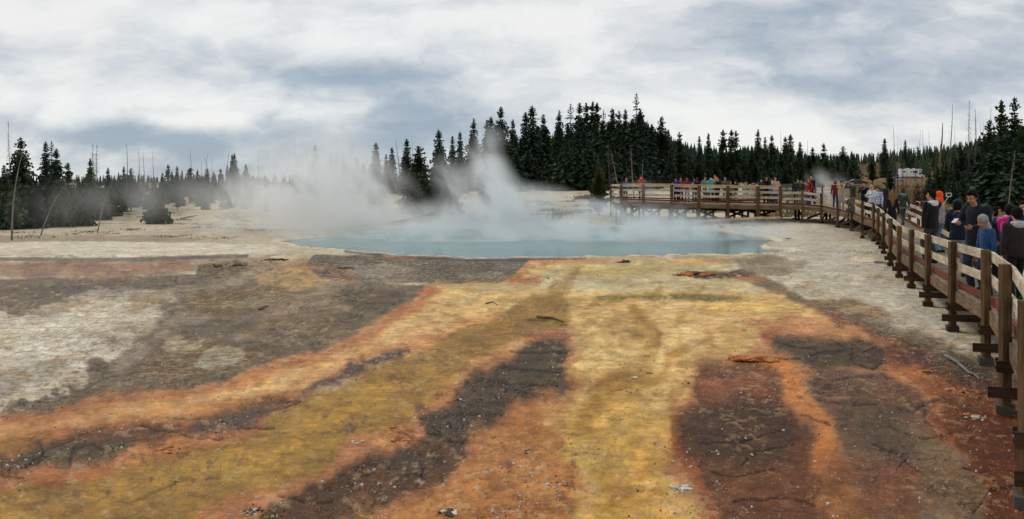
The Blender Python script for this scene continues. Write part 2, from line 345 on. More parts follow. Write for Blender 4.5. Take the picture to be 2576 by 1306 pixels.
 P([(1880,690),(1950,700),(2040,745),(2120,770),(2230,790),(2330,825),(2420,870),(2520,915),(2800,960),(2800,1010),(2520,960),(2420,925),(2330,890),(2240,850),(2140,810),(2040,775),(1950,735)], (98,80,62), 14, 26, .9,.1,.3,.8),
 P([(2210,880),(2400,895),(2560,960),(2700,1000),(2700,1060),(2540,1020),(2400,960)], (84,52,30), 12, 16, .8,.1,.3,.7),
 P([(1700,688),(1800,684),(1900,675),(1920,690),(1850,702),(1740,700)], (100,80,62), 5, 14, 1,.1,.2),
 P([(1850,690),(1930,700),(1920,712),(1860,708)], (168,108,70), 8, 16, .9,.1,.2,.6),
 P([(1860,640),(2000,632),(2040,600),(1960,590),(1900,560),(3000,560),(3000,960),(2560,930),(2440,890),(2340,845),(2240,803),(2120,780),(2040,752),(1960,712),(1900,690),(1830,665)], (184,180,170), 8, 16, .8,0,.05),
 P([(1960,640),(2200,600),(2400,720),(2560,860),(2560,925),(2450,888),(2250,800),(2130,776),(2040,700)], (192,190,184), 20, 22, .8,0,.05,.7),
 P([(1830,650),(1960,645),(2040,660),(1960,700),(1880,685)], (140,128,114), 10, 16, 1,.1,.2,.7),
 P([(2050,765),(2130,745),(2260,790),(2200,800),(2120,785)], (146,116,74), 8, 16, .9,0,.1,.8),
 P([(1960,612),(2060,605),(2140,640),(2060,645),(1980,628)], (184,182,180), 8, 8, .3,0,.1,.8),
]
CR = [ # long dark cracks, D coordinates
 [(60,1180),(100,1150),(95,1120)],[(180,1170),(195,1130),(240,1115),(270,1140)],[(360,1068),(400,1085),(440,1090),(500,1108),(560,1105)],[(420,1050),(500,1055)],
 [(560,1065),(620,1085),(690,1080)],[(1065,1055),(1120,1050),(1200,1040)],[(1010,1085),(1080,1110),(1160,1115)],[(930,1170),(1000,1175),(1060,1195)],[(1290,880),(1340,890),(1420,888)],
 [(1270,920),(1330,930),(1410,935)],[(1230,960),(1320,968),(1400,972)],[(1950,862),(2010,875),(2060,880)],[(2090,855),(2140,885),(2150,920),(2200,930),(2250,912)],[(2000,905),(2060,890),(2120,880)],
 [(2020,950),(2100,955),(2200,948)],[(2250,1030),(2300,1040),(2340,1010),(2380,1000)],[(2320,1010),(2345,1060),(2370,1090)],[(2050,1000),(2110,1010),(2200,1020)],[(2280,1090),(2340,1100),(2400,1090)],
 [(1760,1120),(1850,1120),(1960,1080)],[(1780,1190),(1840,1200),(1940,1185)],[(1840,1265),(1960,1255),(2060,1270)],[(2440,1290),(2480,1240),(2560,1230)],[(2420,1180),(2480,1190)],[(2200,1120),(2260,1140),(2300,1180)],
 [(0,1195),(60,1210)],[(700,1245),(760,1265),(850,1260)],[(1860,1170),(1900,1140),(1990,1120)],[(2010,1040),(2080,1075)],
]

def build_ground():
    # grid: columns fan out in u, rows spaced evenly as seen from the path
    uc = np.concatenate([np.linspace(-1.5, -.62, 24), np.linspace(-.605, .605, 900), np.linspace(.62, 1.5, 24)])
    yr = np.concatenate([np.linspace(345, 60, 300), np.linspace(59.2, 12, 120), 2475./np.linspace(215, 900, 60)])
    Yr = np.concatenate([np.linspace(-25, 6.6, 14), 2475./yr[:-60], np.linspace(209, 900, 90)])
    Yr = np.unique(np.concatenate([Yr, [1200, 1800, 3000, 5000]]))
    U, V = np.meshgrid(uc, Yr)
    Xg = U*np.maximum(V, 5.); Yg = V
    sh = Xg.shape; Xf = Xg.ravel(); Yf = Yg.ravel()
    Z = terrain(Xf, Yf)
    Ys = np.maximum(Yf, 5.)
    Dy = (HY+F*CH/Ys)*2.515625; Dx = (512+F*Xf/Ys)*2.515625
    _g = np.arange(400., 1600.); _c = np.cumsum(1/(1+1.5*ss(720, 1250, _g))); Dq = np.interp(Dy, _g, _c)
    near = Yf < 64
    # warps that make zone edges ragged
    n1 = fbm(Dx/90, Dq/45, 11, 5, .6)-.5; n2 = fbm(Dx/90, Dq/45, 31, 5, .6)-.5
    n3 = fbm(Dx/26, Dq/12, 51, 4, .6)-.5; n4 = fbm(Dx/26, Dq/12, 71, 4, .6)-.5
    n7 = fbm(Dx/34, Dq/11, 151, 5, .72)-.5; n8 = fbm(Dx/30, Dq/9, 171, 5, .72)-.5
    psc = np.clip((Dy-560)/300, .22, 1.3)
    wx = Dx+(n1*64+n3*20)*psc; wy = Dy+(n2*30+n4*10)*psc
    base = np.array(lin((190,184,171))); C = np.tile(base, (len(Xf), 1))
    crust = np.full(len(Xf), .6); crack = np.zeros(len(Xf)); wet = np.full(len(Xf), .05)
    # far ground in world terms
    u = Xf/Ys
    n5 = fbm(Xf/9, Yf/16, 91, 4, .6); n6 = fbm(Xf/3, Yf/7, 95, 4, .6)
    def lay(mask, col):
        nonlocal C
        C = C*(1-mask[:, None])+np.array(lin(col))*mask[:, None]
    lay(ss(.5, .68, n5)*ss(45, 60, Yf)*.5, (162,152,134))
    lay(ss(.56, .7, n6)*ss(50, 70, Yf)*.5, (128,116,90))
    grassR = ss(.28, .33, u+(n5-.5)*.05)*ss(0, 12, Yf-(74+ (n6-.5)*16 + 20*(1-ss(.30,.42,u)))) 
    lay(grassR, (116,95,56)); lay(grassR*ss(.5, .66, n6)*.6, (104,88,52))
    lay(grassR*ss(190, 250, Yf)*.8, (136,106,58)); lay(ss(300, 340, Yf+(n5-.5)*60)*ss(.2,.26,u), (96,84,52)); lay(ss(345, 380, Yf)*1.0, (70,66,44))
    lay(ss(150, 172, Yf+(n5-.5)*30)*(1-ss(.28,.33,u)), (104,92,62))
    fl = ss(-.33, -.40, u)*ss(62, 80, Yf+(n5-.5)*20); lay(fl*.5, (112,104,84))
    gold = ss(-.13, -.06, u)*(1-ss(.0, .05, u))*ss(.42,.56,n5)*ss(60, 66, Yf)*(1-ss(110,130,Yf)); lay(gold*.8, (150,122,76))
    lay(ss(960, 1010, Dy)*near, (170,122,72)); lay(ss(780, 830, Dy)*ss(850, 950, Dx)*(1-ss(1900,2000,Dx))*near, (190,147,92))
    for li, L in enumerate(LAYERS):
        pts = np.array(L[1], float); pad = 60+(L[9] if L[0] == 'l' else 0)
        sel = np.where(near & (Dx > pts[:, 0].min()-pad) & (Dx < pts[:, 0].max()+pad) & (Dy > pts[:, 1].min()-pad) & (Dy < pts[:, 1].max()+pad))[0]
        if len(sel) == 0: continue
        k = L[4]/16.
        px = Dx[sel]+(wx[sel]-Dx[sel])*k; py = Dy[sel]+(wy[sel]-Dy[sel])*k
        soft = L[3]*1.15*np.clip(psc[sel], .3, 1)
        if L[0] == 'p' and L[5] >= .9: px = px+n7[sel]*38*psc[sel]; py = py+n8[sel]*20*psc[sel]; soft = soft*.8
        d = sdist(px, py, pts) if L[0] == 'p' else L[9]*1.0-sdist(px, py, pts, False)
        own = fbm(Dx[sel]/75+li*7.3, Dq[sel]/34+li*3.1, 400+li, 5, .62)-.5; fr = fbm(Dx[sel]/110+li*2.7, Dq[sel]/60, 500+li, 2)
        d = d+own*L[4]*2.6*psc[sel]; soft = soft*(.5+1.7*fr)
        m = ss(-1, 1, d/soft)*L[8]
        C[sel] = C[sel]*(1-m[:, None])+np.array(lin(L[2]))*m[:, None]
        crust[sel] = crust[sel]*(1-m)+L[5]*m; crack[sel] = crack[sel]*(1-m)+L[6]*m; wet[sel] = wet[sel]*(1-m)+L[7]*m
    for cpts in CR:
        pts = np.array(cpts, float); pad = 30
        sel = np.where(near & (Dx > pts[:, 0].min()-pad) & (Dx < pts[:, 0].max()+pad) & (Dy > pts[:, 1].min()-pad) & (Dy < pts[:, 1].max()+pad))[0]
        if len(sel) == 0: continue
        kx = .7
        d = sdist(Dx[sel]+(wx[sel]-Dx[sel])*kx, Dy[sel]+(wy[sel]-Dy[sel])*kx, pts, False)
        w = 2.2+5*np.clip(n3[sel]+.1, 0, .6)
        m = (1-ss(.3, 1, d/(w*1.6)))*.75
        C[sel] *= (1-.72*m)[:, None]; Z[sel] -= .015*m
    # blotches: olive-brown clots, paler skins and small dark scabs scattered through the mats
    zn = near & (Dy > 640)
    q1 = ss(.50, .66, fbm(Dx/130, Dq/34, 301, 5, .62))*zn; C *= 1-q1[:, None]*np.array([.16,.24,.40])*.75
    q2 = ss(.54, .68, fbm(Dx/60, Dq/17, 311, 5, .65))*zn; C *= 1+q2[:, None]*np.array([.22,.20,.16])
    q3 = ss(.58, .68, fbm(Dx/24, Dq/8.5, 321, 5, .68))*zn*(.35+.65*ss(.45, .6, fbm(Dx/220, Dq/70, 331, 3))); C *= 1-q3[:, None]*np.array([.40,.45,.48])*.8; crust = np.maximum(crust, q3*.8)
    q4 = ss(.60, .70, fbm(Dx/30, Dq/7, 341, 5, .7))*zn; C = C*(1-(q4*.35)[:, None])+np.array(lin((190,170,140)))*(q4*.35*(.3+.7*(Dx < 1100)))[:, None]+C*(q4*.35*(.7-.7*(Dx < 1100)))[:, None]
    # branching cracks in the drying mats, thin flow channels in the wet yellow ones
    rg = np.abs(fbm(Dx/95, Dq/34, 601, 6, .62)-.5); gate = ss(.46, .56, fbm(Dx/260, Dq/110, 611, 3))
    cm = (1-ss(.002, .011, rg))*np.clip(crack*1.5, 0, 1)*zn*(.25+.75*gate); C *= 1-.74*cm[:, None]; Z -= .012*cm*near
    rg2 = np.abs(fbm(Dx/48, Dq/15, 621, 6, .62)-.5); cm2 = (1-ss(.002, .013, rg2))*np.clip(crack*1.4, 0, 1)*zn; C *= 1-.46*cm2[:, None]
    rg3 = np.abs(fbm(Dx/260, Dq/48, 631, 5, .6)-.5); fc = (1-ss(.004, .035, rg3))*ss(.3, .5, wet)*(1-ss(.2, .4, crack))*zn; C *= 1-fc[:, None]*np.array([.22,.30,.50])
    # broad tonal wander so no zone is flat
    tone = 1+.22*(fbm(Dx/40, Dq/14, 3, 4, .6)-.5)*2*.8
    C *= tone[:, None]
    # small relief of the crusts
    rel = (fbm(Xf*3.1, Yf*1.6, 2, 4, .6)-.45)
    Z += np.where(Yf < 60, rel*.035*(.3+crust), rel*.02)
    # thin raised scales lying on the mats in patches (real relief and their own pale or rusty colour)
    ss_ = fbm(Xf*13, Yf*8, 41, 3, .6); patch = fbm(Xf*.75, Yf*.5, 44, 3, .6)
    sc1 = ss(.60, .66, ss_)*ss(.50, .62, patch)*(Dy > 690)*(Yf < 45)
    C = C*(1-(sc1*.3)[:, None])+np.array(lin((196,178,150)))*(sc1*.3)[:, None]; Z += sc1*.012
    # basin of the pool and its pale ledge
    pd = sdist(Xf, Yf, POOLW)
    pd = pd + (fbm(Xf*1.2, Yf*.8, 77, 4, .6)-.5)*.5*(np.abs(pd) < 3)
    depth = ss(.0, 7, pd)*2.4+ss(-.02, .15, pd)*.10
    inner = pd > -1.2
    Z = np.where(pd > -6, np.where(Yf < 64, np.minimum(Z, .02+np.maximum(-pd, 0)*.06)-depth, Z), Z)
    rim = np.exp(-((pd+.12)/.20)**2)*(Yf > 30)
    Z += rim*.045*(Yf < 62)
    lay(np.clip(rim*1.1, 0, 1)*(fbm(Xf*.6, Yf*.6, 61, 3) > .38)*.9, (212,206,196))
    ins = ss(.05, .5, pd); lay(ins, (120,128,124))
    sh_ = ss(.05,.4,pd)*ss(1735, 1800, Dx)*ss(617, 628, Dy); lay(sh_, (132,114,100))
    crust[pd > 0] = .1; crack[pd > 0] = 0
    lum_ = C@np.array([.3,.59,.11]); C = np.clip(C*(np.maximum(lum_, .01)**.24)[:, None]*np.array([1.36,1.27,1.10]), 0, .85)
    nr, nc = sh
    me = bpy.data.meshes.new('ground'); me.vertices.add(len(Xf))
    me.vertices.foreach_set('co', np.stack([Xf, Yf, Z], 1).astype(np.float32).ravel())
    i = np.arange((nr-1)*(nc-1)); r = i//(nc-1); c = i % (nc-1); a = r*nc+c
    q = np.stack([a, a+1, a+nc+1, a+nc], 1).astype(np.int32)
    me.loops.add(q.size); me.loops.foreach_set('vertex_index', q.ravel())
    me.polygons.add(len(q)); me.polygons.foreach_set('loop_start', (np.arange(len(q))*4).astype(np.int32))
    me.polygons.foreach_set('use_smooth', np.ones(len(q), bool))
    me.update(calc_edges=True); me.validate()
    at_ = me.color_attributes.new('zone', 'FLOAT_COLOR', 'POINT')
    at_.data.foreach_set('color', np.concatenate([C, np.ones((len(C), 1))], 1).astype(np.float32).ravel())
    at2 = me.color_attributes.new('mask', 'FLOAT_COLOR', 'POINT')
    at2.data.foreach_set('color', np.stack([crust, crack, wet, np.ones_like(wet)], 1).astype(np.float32).ravel())
    o = bpy.data.objects.new('ground', me); link(o); tag(o, kind='structure')
    me.materials.append(ground_mat())
    return o

def ground_mat():
    m, nt, bs = newmat('thermal_ground')
    a = nt.nodes.new('ShaderNodeVertexColor'); a.layer_name = 'zone'
    b = nt.nodes.new('ShaderNodeVertexColor'); b.layer_name = 'mask'
    sp = nt.nodes.new('ShaderNodeSeparateColor'); nt.links.new(b.outputs[0], sp.inputs[0])
    crust, crack, wet = [X(nt, sp.outputs[i]) for i in range(3)]
    geo = nt.nodes.new('ShaderNodeNewGeometry'); pos = geo.outputs['Position']
    px, py, pz = xyz(nt, pos)
    yv = py*.35+py.mn(14.0)*.65; pa = comb(nt, px, yv, pz)
    n_f = nz(nt, comb(nt, px, yv*1.1, pz), 38, 3, .75)          # grit
    n_m = nz(nt, pa, 11, 5, .75)            # crumbs
    n_l = nz(nt, pos, 1.6, 5, .68)         # patches
    n_x = nz(nt, comb(nt, px*.8, yv*1.3, 0), 2.2, 5, .7)
    # light and dark mottling, stronger where the surface is crusty
    amp = crust*.85+.30
    g = ((n_f-.5)*1.5+(n_m-.5)*1.7)*amp+(n_l-.5)*.75*(crust*.5+.5)+(n_x-.5)*.35
    fac = (g+1.0).mx(.25)
    c = mixc(nt, 1.0, a.outputs[0], comb(nt, fac, fac, fac), 'MULTIPLY')
    # patchy hue drift inside every mat: darker olive clots against paler skin
    n4 = nz(nt, comb(nt, px, py*1.3, 2.0), 3.6, 6, .72); n5 = nz(nt, comb(nt, px*1.2, py*.9, 7.0), .8, 5, .65)
    hd = (n4*.65+n5*.35)
    c = mixc(nt, 1.0, c, mixc(nt, hd.step(.36, .64), (.72,.66,.57), (1.14,1.12,1.08)), 'MULTIPLY')
    c = mixc(nt, nz(nt, comb(nt, px, py, 11.0), 1.7, 5, .7).step(.56, .72)*.45, c, mixc(nt, 1.0, c, (.62,.48,.40), 'MULTIPLY'))
    kk = crust.step(.55, .95); n_t = nz(nt, comb(nt, px, yv, 3.0), 7, 6, .78)
    c = mixc(nt, kk*n_t.step(.50, .60)*.5, c, mixc(nt, 1.0, c, (.50,.44,.38), 'MULTIPLY'))
    c = mixc(nt, kk*n_t.step(.47, .38)*.45, c, lin((196,190,180)))
    # white flecks on crusty parts
    fl = (nz(nt, pos, 22, 2, .6)*.6+n_m*.4).step(.60, .68)*crust
    c = mixc(nt, fl*.55, c, lin((205,200,192)))
    # brown stains in crusty parts
    st = nz(nt, comb(nt, px, py*1.4, 4.0), 3.1, 5, .75).step(.54, .64)*crust
    c = mixc(nt, st*.4, c, mixc(nt, 1.0, c, lin((150,126,96)), 'MULTIPLY'))
    # drying cracks
    wv = nt.nodes.new('ShaderNodeVectorMath'); wv.operation = 'ADD'
    nn = nt.nodes.new('ShaderNodeTexNoise'); nn.inputs['Scale'].default_value = 2.4; nn.inputs['Detail'].default_value = 4
    nt.links.new(pos, nn.inputs['Vector'])
    sc_ = nt.nodes.new('ShaderNodeVectorMath'); sc_.operation = 'SCALE'; sc_.inputs['Scale'].default_value = .9
    nt.links.new(nn.outputs['Color'], sc_.inputs[0]); nt.links.new(pos, wv.inputs[0]); nt.links.new(sc_.outputs[0], wv.inputs[1])
    cr = None
    for s, w, k in ((1.1, .03, 1.0), (2.6, .035, .7)):
        vo = nt.nodes.new('ShaderNodeTexVoronoi'); vo.feature = 'DISTANCE_TO_EDGE'; vo.inputs['Scale'].default_value = s
        wx_, wy_, _ = xyz(nt, wv.outputs[0]); nt.links.new(comb(nt, wx_*1.0, wy_*.62, 0), vo.inputs['Vector'])
        e = X(nt, vo.outputs['Distance']).step(0, w, 1, 0)*k
        cr = e if cr is None else cr.mx(e)
    cr = cr*crack*nz(nt, pos, .9, 3).step(.42, .56)
    c = mixc(nt, cr*.72, c, lin((44,36,30)))
    nt.links.new(c, bs.inputs['Base Color'])
    r = (wet*-.5+.88)+(n_m-.5)*.22
    nt.links.new(r.s, bs.inputs['Roughness'])
    bs.inputs['Specular IOR Level'].default_value = .2
    h = n_f*.35*(crust+.25)+n_m*1.0*(crust+.2)+n_l*.8-cr*1.2
    bump(nt, bs, h*(wet*-.7+1.1), .65, .035)
    return m

def build_pool():
    # water sheet a little under the rim, cut to the basin outline and tucked under the ledge
    pts = POOLW; c = pts.mean(0)
    fine = []
    for i in range(len(pts)):
        a, b = pts[i], pts[(i+1) % len(pts)]
        for k in range(6): fine.append(a+(b-a)*k/6)
    fine = np.array(fine); out = c+(fine-c)*1.0
    nrm = out-c; nrm /= np.linalg.norm(nrm, axis=1)[:, None]; out = out+nrm*.35
    vs = [(x, y, -.035) for x, y in out]
    m, nt, bs = newmat('hot_spring_water')
    geo = nt.nodes.new('ShaderNodeNewGeometry'); px, py, pz = xyz(nt, geo.outputs['Position'])
    n = nz(nt, comb(nt, px*.12, py*.12, 0), 1.0, 3)
    # shallow shelf in the near right corner shows brown floor, the rest is deep teal
    shelf = (px-(py-31)*.2-14.0).step(-1.5, 2.0)*(py).step(41.5, 38.5)
    c1 = mixc(nt, n.step(.35, .65), lin((34,92,96)), lin((66,126,124)))
    cc = mixc(nt, shelf*.85, c1, lin((132,116,102)))
    nt.links.new(cc, bs.inputs['Base Color']); bs.inputs['Roughness'].default_value = .12
    bs.inputs['IOR'].default_value = 1.33; bs.inputs['Specular IOR Level'].default_value = .4
    bump(nt, bs, nz(nt, comb(nt, px, py*2, 0), 3.5, 3), .12, .02)
    o = mesh_obj('pool_water', vs, [tuple(range(len(vs)))], m); tag(o, kind='structure')
    bm = bmesh.new(); bm.from_mesh(o.data); bmesh.ops.triangulate(bm, faces=bm.faces[:]); bm.normal_update()
    for f in bm.faces:
        if f.normal.z < 0: f.normal_flip()
    bm.to_mesh(o.data); bm.free()

# ------------------------------------------------------------------ sky, sun, camera
SUN_EL, SUN_AZ = 52, -35     # degrees; azimuth from +Y towards +X is positive
def build_sky():
    w = bpy.data.worlds.new('World'); sc.world = w; w.use_nodes = True; nt = w.node_tree
    bg = nt.nodes['Background']; bg.inputs['Strength'].default_value = .1
    sky = nt.nodes.new('ShaderNodeTexSky'); sky.sky_type = 'NISHITA'; sky.sun_disc = False
    sky.sun_elevation = R(SUN_EL); sky.sun_rotation = R(SUN_AZ); sky.altitude = 2300; sky.dust_density = 1.5
    tc = nt.nodes.new('ShaderNodeTexCoord'); x, y, z = xyz(nt, tc.outputs['Generated'])
    zz = z.mx(0.0)
    # cloud deck seen in perspective
    k = zz+1.0
    cx, cy = x/k, y/k
    wv = comb(nt, cx, cy, 0)
    w1 = nz(nt, comb(nt, x, y*.3, z*1.8), 5, 5, .6); w2 = nz(nt, comb(nt, x+7.3, y*.3, z*1.8), 5, 5, .6)
    P2 = comb(nt, cx*.72+(w1-.5)*.16, cy*1.5+(w2-.5)*.16, z*1.3)
    n1 = nz(nt, P2, 5.2, 8, .55); n2 = nz(nt, P2, 17, 6, .55)
    s = x+(w1-.5)*.22; t = z+(w2-.5)*.11
    def G(a, b, wa, wb): return ((((s-a)/wa)*((s-a)/wa)+((t-b)/wb)*((t-b)/wb))*-1).exp()
    # direction-fixed masses: bright banks and slate-coloured bellies
    b = (n1-.5)*3.4+(n2-.5)*1.9 + .80
    for (dx, dy, wx_, wy_, a) in ((1500,40,420,60,.30),(1640,230,330,80,.30),(650,40,500,60,.18),(520,275,240,36,.34),(100,235,150,40,.22),
                              (1350,320,800,45,.10),(1950,330,420,50,.25),(60,20,180,40,.12),(2400,60,120,40,.1),
                              (870,190,330,46,-.46),(760,235,240,34,-.22),(60,95,170,34,-.22),(2250,100,190,55,-.30),(2080,0,220,30,-.55),
                              (2000,260,150,40,-.16),(2440,190,130,30,-.25),(260,345,420,44,-.55),(800,350,500,44,-.5),(1120,300,200,40,-.3),(250,235,40,18,-.18),(2340,250,170,24,-.1)):
        ds, dt = (dx/2.515625-512)/F, (HY-dy/2.515625)/F
        q = math.sqrt(1+ds*ds+dt*dt)
        b = b + G(ds/q, dt/q, wx_/2.515625/F*1.1, wy_/2.515625/F*1.25)*(a*1.3)
    lum = b.step(-.35, 1.75)
    c = mixc(nt, lum, (3.25, 3.95, 4.8), (9.3, 9.25, 8.95))
    wm = (nz(nt, P2, 2.6, 4)*.6+n1*.4).step(.5, .66)*lum
    c = mixc(nt, wm*.25, c, (9.2, 8.7, 7.7))
    # a little of the clear sky's blue through the deck
    c = mixc(nt, .10, c, sky.outputs[0])
    nt.links.new(c, bg.inputs['Color'])
    L = bpy.data.lights.new('sun', 'SUN'); L.energy = 1.1; L.angle = R(14); L.color = (1, .965, .91)
    o = bpy.data.objects.new('sun', L); link(o)
    d = Vector((math.sin(R(SUN_AZ))*math.cos(R(SUN_EL)), math.cos(R(SUN_AZ))*math.cos(R(SUN_EL)), math.sin(R(SUN_EL))))
    o.rotation_euler = d.to_track_quat('Z', 'Y').to_euler()
def build_camera():
    sc.cycles.volume_bounces = 7; sc.cycles.max_bounces = 9; sc.cycles.diffuse_bounces = 2; sc.cycles.glossy_bounces = 2; sc.cycles.transparent_max_bounces = 8; sc.cycles.use_adaptive_sampling = True; sc.cycles.adaptive_threshold = .03
    cd = bpy.data.cameras.new('camera'); cd.sensor_width = 36; cd.lens = 36*F/1024
    cd.shift_y = (HY-259.5)/1024; cd.clip_end = 9000; cd.clip_start = .1
    o = bpy.data.objects.new('camera', cd); link(o); o.location = (0, 0, CH); o.rotation_euler = (R(90), 0, 0)
    sc.camera = o
    sc.view_settings.view_transform = 'Standard'; sc.view_settings.look = 'None'
    sc.view_settings.exposure = 0; sc.view_settings.gamma = 1

# ------------------------------------------------------------------ steam
def steam(name, lo, hi, blobs, dens, label_seed=0, step=1.0, ns=.35):
    """one body of steam: a closed ellipsoidal shell round its blobs, filled with uneven vapour"""
    m = bpy.data.materials.new(name); m.use_nodes = True; nt = m.node_tree; nt.nodes.clear()
    out = nt.nodes.new('ShaderNodeOutputMaterial'); pv = nt.nodes.new('ShaderNodeVolumePrincipled')
    pv.inputs['Color'].default_value = (.965, .98, .985, 1); pv.inputs['Anisotropy'].default_value = .2
    nt.links.new(pv.outputs[0], out.inputs['Volume'])
    geo = nt.nodes.new('ShaderNodeNewGeometry'); pos = geo.outputs['Position']; x, y, z = xyz(nt, pos)
    sh = comb(nt, x+z*.45+label_seed, y*.7, z*.62-x*.15)
    n = nz(nt, sh, ns, 5, .62, 1.1)
    d = None
    for (cx, cy, cz, wx_, wy_, wz_, a, lean) in blobs:
        xx = (x-cx-(z-cz)*lean)/wx_; yy = (y-cy)/wy_; zz = (z-cz)/wz_
        g = ((xx*xx+yy*yy+zz*zz)*-1).exp()*a
        d = g if d is None else d+g
    d = (d - .03).mx(0)
    # ragged edge: noise bites into the thin parts first
    d = d*n.step(.40, .62, .0, 2.3)
    nt.links.new((d*dens).s, pv.inputs['Density'])
    m.cycles.volume_step_rate = step
    bm = bmesh.new(); bmesh.ops.create_icosphere(bm, subdivisions=3, radius=1)
    c = [(a+b)/2 for a, b in zip(lo, hi)]; h = [(b-a)/2 for a, b in zip(lo, hi)]
    for v in bm.verts:
        p = v.co; e = [math.copysign(abs(q)**.6, q) for q in p]
        v.co = Vector([c[i]+e[i]*h[i] for i in range(3)])
    me = bpy.data.meshes.new(name); bm.to_mesh(me); bm.free(); me.materials.append(m)
    o = bpy.data.objects.new(name, me); link(o); tag(o, kind='stuff')
    return o
def build_steam():
    def w(dx, dy, Y): p = at(dx*1.59, dy*1.59, Y); return p.x, p.y, p.z
    def blob(dx, dy, Y, wdx, wdy, wy, a, lean=0):
        x, y, z = w(dx, dy, Y); k = Y/F/2.515625
        return (x, y, z, wdx*k, wy, wdy*k, a, lean)
    B = [blob(880,500,55,110,85,5,.8,-.3), blob(790,450,55,110,60,5,.50), blob(900,440,55,50,70,4,.3,-.4), blob(850,410,55,70,60,4,.36),
         blob(740,380,56,70,35,4,.16), blob(700,520,54,150,60,5,.42), blob(930,560,53,150,35,5,.6), blob(640,455,56,80,50,4,.16),
         blob(820,350,56,60,30,4,.12), blob(650,580,52,120,24,4,.22)]
    steam('steam_plume', (-31, 44, -.02), (-2, 64, 10), B, .42, 3.1, .35, .5)
    B = [blob(1262,500,54,40,70,4,.95,-.35), blob(1225,420,54,40,50,3,.45,-.3), blob(1160,470,54,45,50,4,.25),
         blob(1270,520,53,95,38,4,.8), blob(1110,430,55,30,45,3,.12), blob(1240,345,54,34,30,3,.16), blob(1370,500,53,70,30,3,.22), blob(1150,540,53,110,30,4,.35)]
    steam('steam_plume', (-12.5, 44, -.02), (9, 62, 9), B, .50, 9.7, .35, .5)
    B = [blob(1250,575,50,450,22,6,.9), blob(1620,585,46,300,22,6,.60), blob(1580,545,50,130,24,3,.6), blob(1760,575,47,130,16,4,.42),
         blob(1080,600,46,300,18,6,.5), blob(1500,520,52,70,22,3,.30), blob(1620,480,55,50,30,2,.14), blob(1300,610,42,500,16,5,.35)]
    steam('steam_layer', (-22, 35, -.04), (22, 59, 4.2), B, .42, 5.3, .35, .5)
    B = [blob(2080,480,66,26,30,2.5,.8,.2), blob(2060,450,66,18,24,2,.4)]
    steam('steam_plume', (18, 62, .2), (26.5, 71, 4.6), B, .3, 1.3, .3, .8)
    B = [blob(480,500,46,240,45,3,.5), blob(200,520,44,160,55,3,.28), blob(390,470,47,60,60,3,.35), blob(560,470,50,120,40,3,.4)]
    steam('steam_veil', (-30, 40, 0.1), (-10, 54, 5.2), B, .065, 6.1, .4, .45)
# ------------------------------------------------------------------ boardwalk
M = {}
M['rail'] = wood('pale_rail_wood', lin((206,194,172)), lin((182,160,132)), .8)
M['cap'] = wood('cap_rail_wood', lin((216,190,148)), lin((188,152,108)), .6)
M['post'] = wood('brown_post_wood', lin((110,86,56)), lin((78,58,36)), 1.0, vert=True)
M['fascia'] = wood('weathered_beam_wood', lin((134,110,82)), lin((94,72,52)), 1.0)
M['kick'] = wood('red_stained_kick_wood', lin((124,60,40)), lin((98,46,32)), .7)
M['deck'] = wood('deck_plank_wood', lin((150,138,118)), lin((120,106,88)), 1.2)
M['under'] = wood('dark_underframe_wood', lin((74,54,38)), lin((52,38,28)), 1.0)
M['footing'] = plain('footing_timber', lin((84,80,68)), .9, .3, 5, .2)
M['bolt'] = plain('zinc_bolt', lin((160,160,160)), .4, .1, 5, metal=.8)
M['greywood'] = wood('grey_weathered_wood', lin((112,116,112)), lin((84,86,82)), 1)

# front (pool side) line: photo x, post top row, distance, deck drop under the eye, ground row (None = terrain)
FR = [(4146,None,7.6,1.83,None),(4047,1057,10.7,1.84,1650),(3964,999,13.6,1.88,1440),(3826,966,16.6,1.95,1303),(3725,937,20.0,2.0,1202),(3657,918,23.4,2.04,1134),
      (3607,903,26.0,2.05,1084),(3571,873,29.7,2.04,1034),(3542,851,34.7,2.0,1019),(3519,832,39.7,1.93,989),(3500,818,42.0,1.87,963),(3455,806,44.1,1.80,941),
      (3412,794,48.5,1.73,923),(3355,784,50.6,1.63,910),(3289,774,53.5,1.50,898),(3210,764,54.0,1.39,891),(3121,744,54.6,1.37,884)]
PF = [(3121,744,54.6,1.37),(3030,743,55.3,1.37),(2910,741,56.0,1.35),(2795,739,56.5,1.30),(2686,736,57.0,1.27),(2573,735,57.8,1.22),(2484,736,58.0,1.20)]
def wp(x, Y, drop): return Vector((px2u(x)*Y, Y, CH-drop))
FW = [wp(x, Y, d) for x, t, Y, d, g in FR]                       # deck edge, near to far
FT = [(CH-(t/4-HY)/F*Y) if t else None for x, t, Y, d, g in FR]
FT[0] = FW[0].z+.83
BK = [(5.75,7.4),(7.35,10.6),(8.5,13.4),(9.45,16.4),(10.6,19.8),(11.75,23.2),(12.7,25.8),(14.1,29.5),(16.0,34.4),(17.95,39.9),(19.0,43.2),(20.2,46.6),(21.3,51),(21.7,55.4),(21.0,58.8),(18.9,60.6),(16.8,61.2)]
BW = [Vector((x, y, FW[i].z)) for i, (x, y) in enumerate(BK)]
PW = [wp(x, Y, d) for x, t, Y, d in PF]
PT = [(CH-(t/4-HY)/F*Y) for x, t, Y, d in PF]
PB = [Vector((x, y, PW[i].z)) for i, (x, y) in enumerate([(16.8,61.2),(15.7,62.4),(14.0,63.6),(12.2,64.6),(10.6,65.4),(9.0,66),(7.3,66.4)])]
def deck_drop(Y):                     # deck depth below the eye at distance Y on the curved part
    ys = [p.y for p in FW]; ds = [CH-p.z for p in FW]
    return float(np.interp(Y, ys, ds))
def interp(a, b, t): return a+(b-a)*t

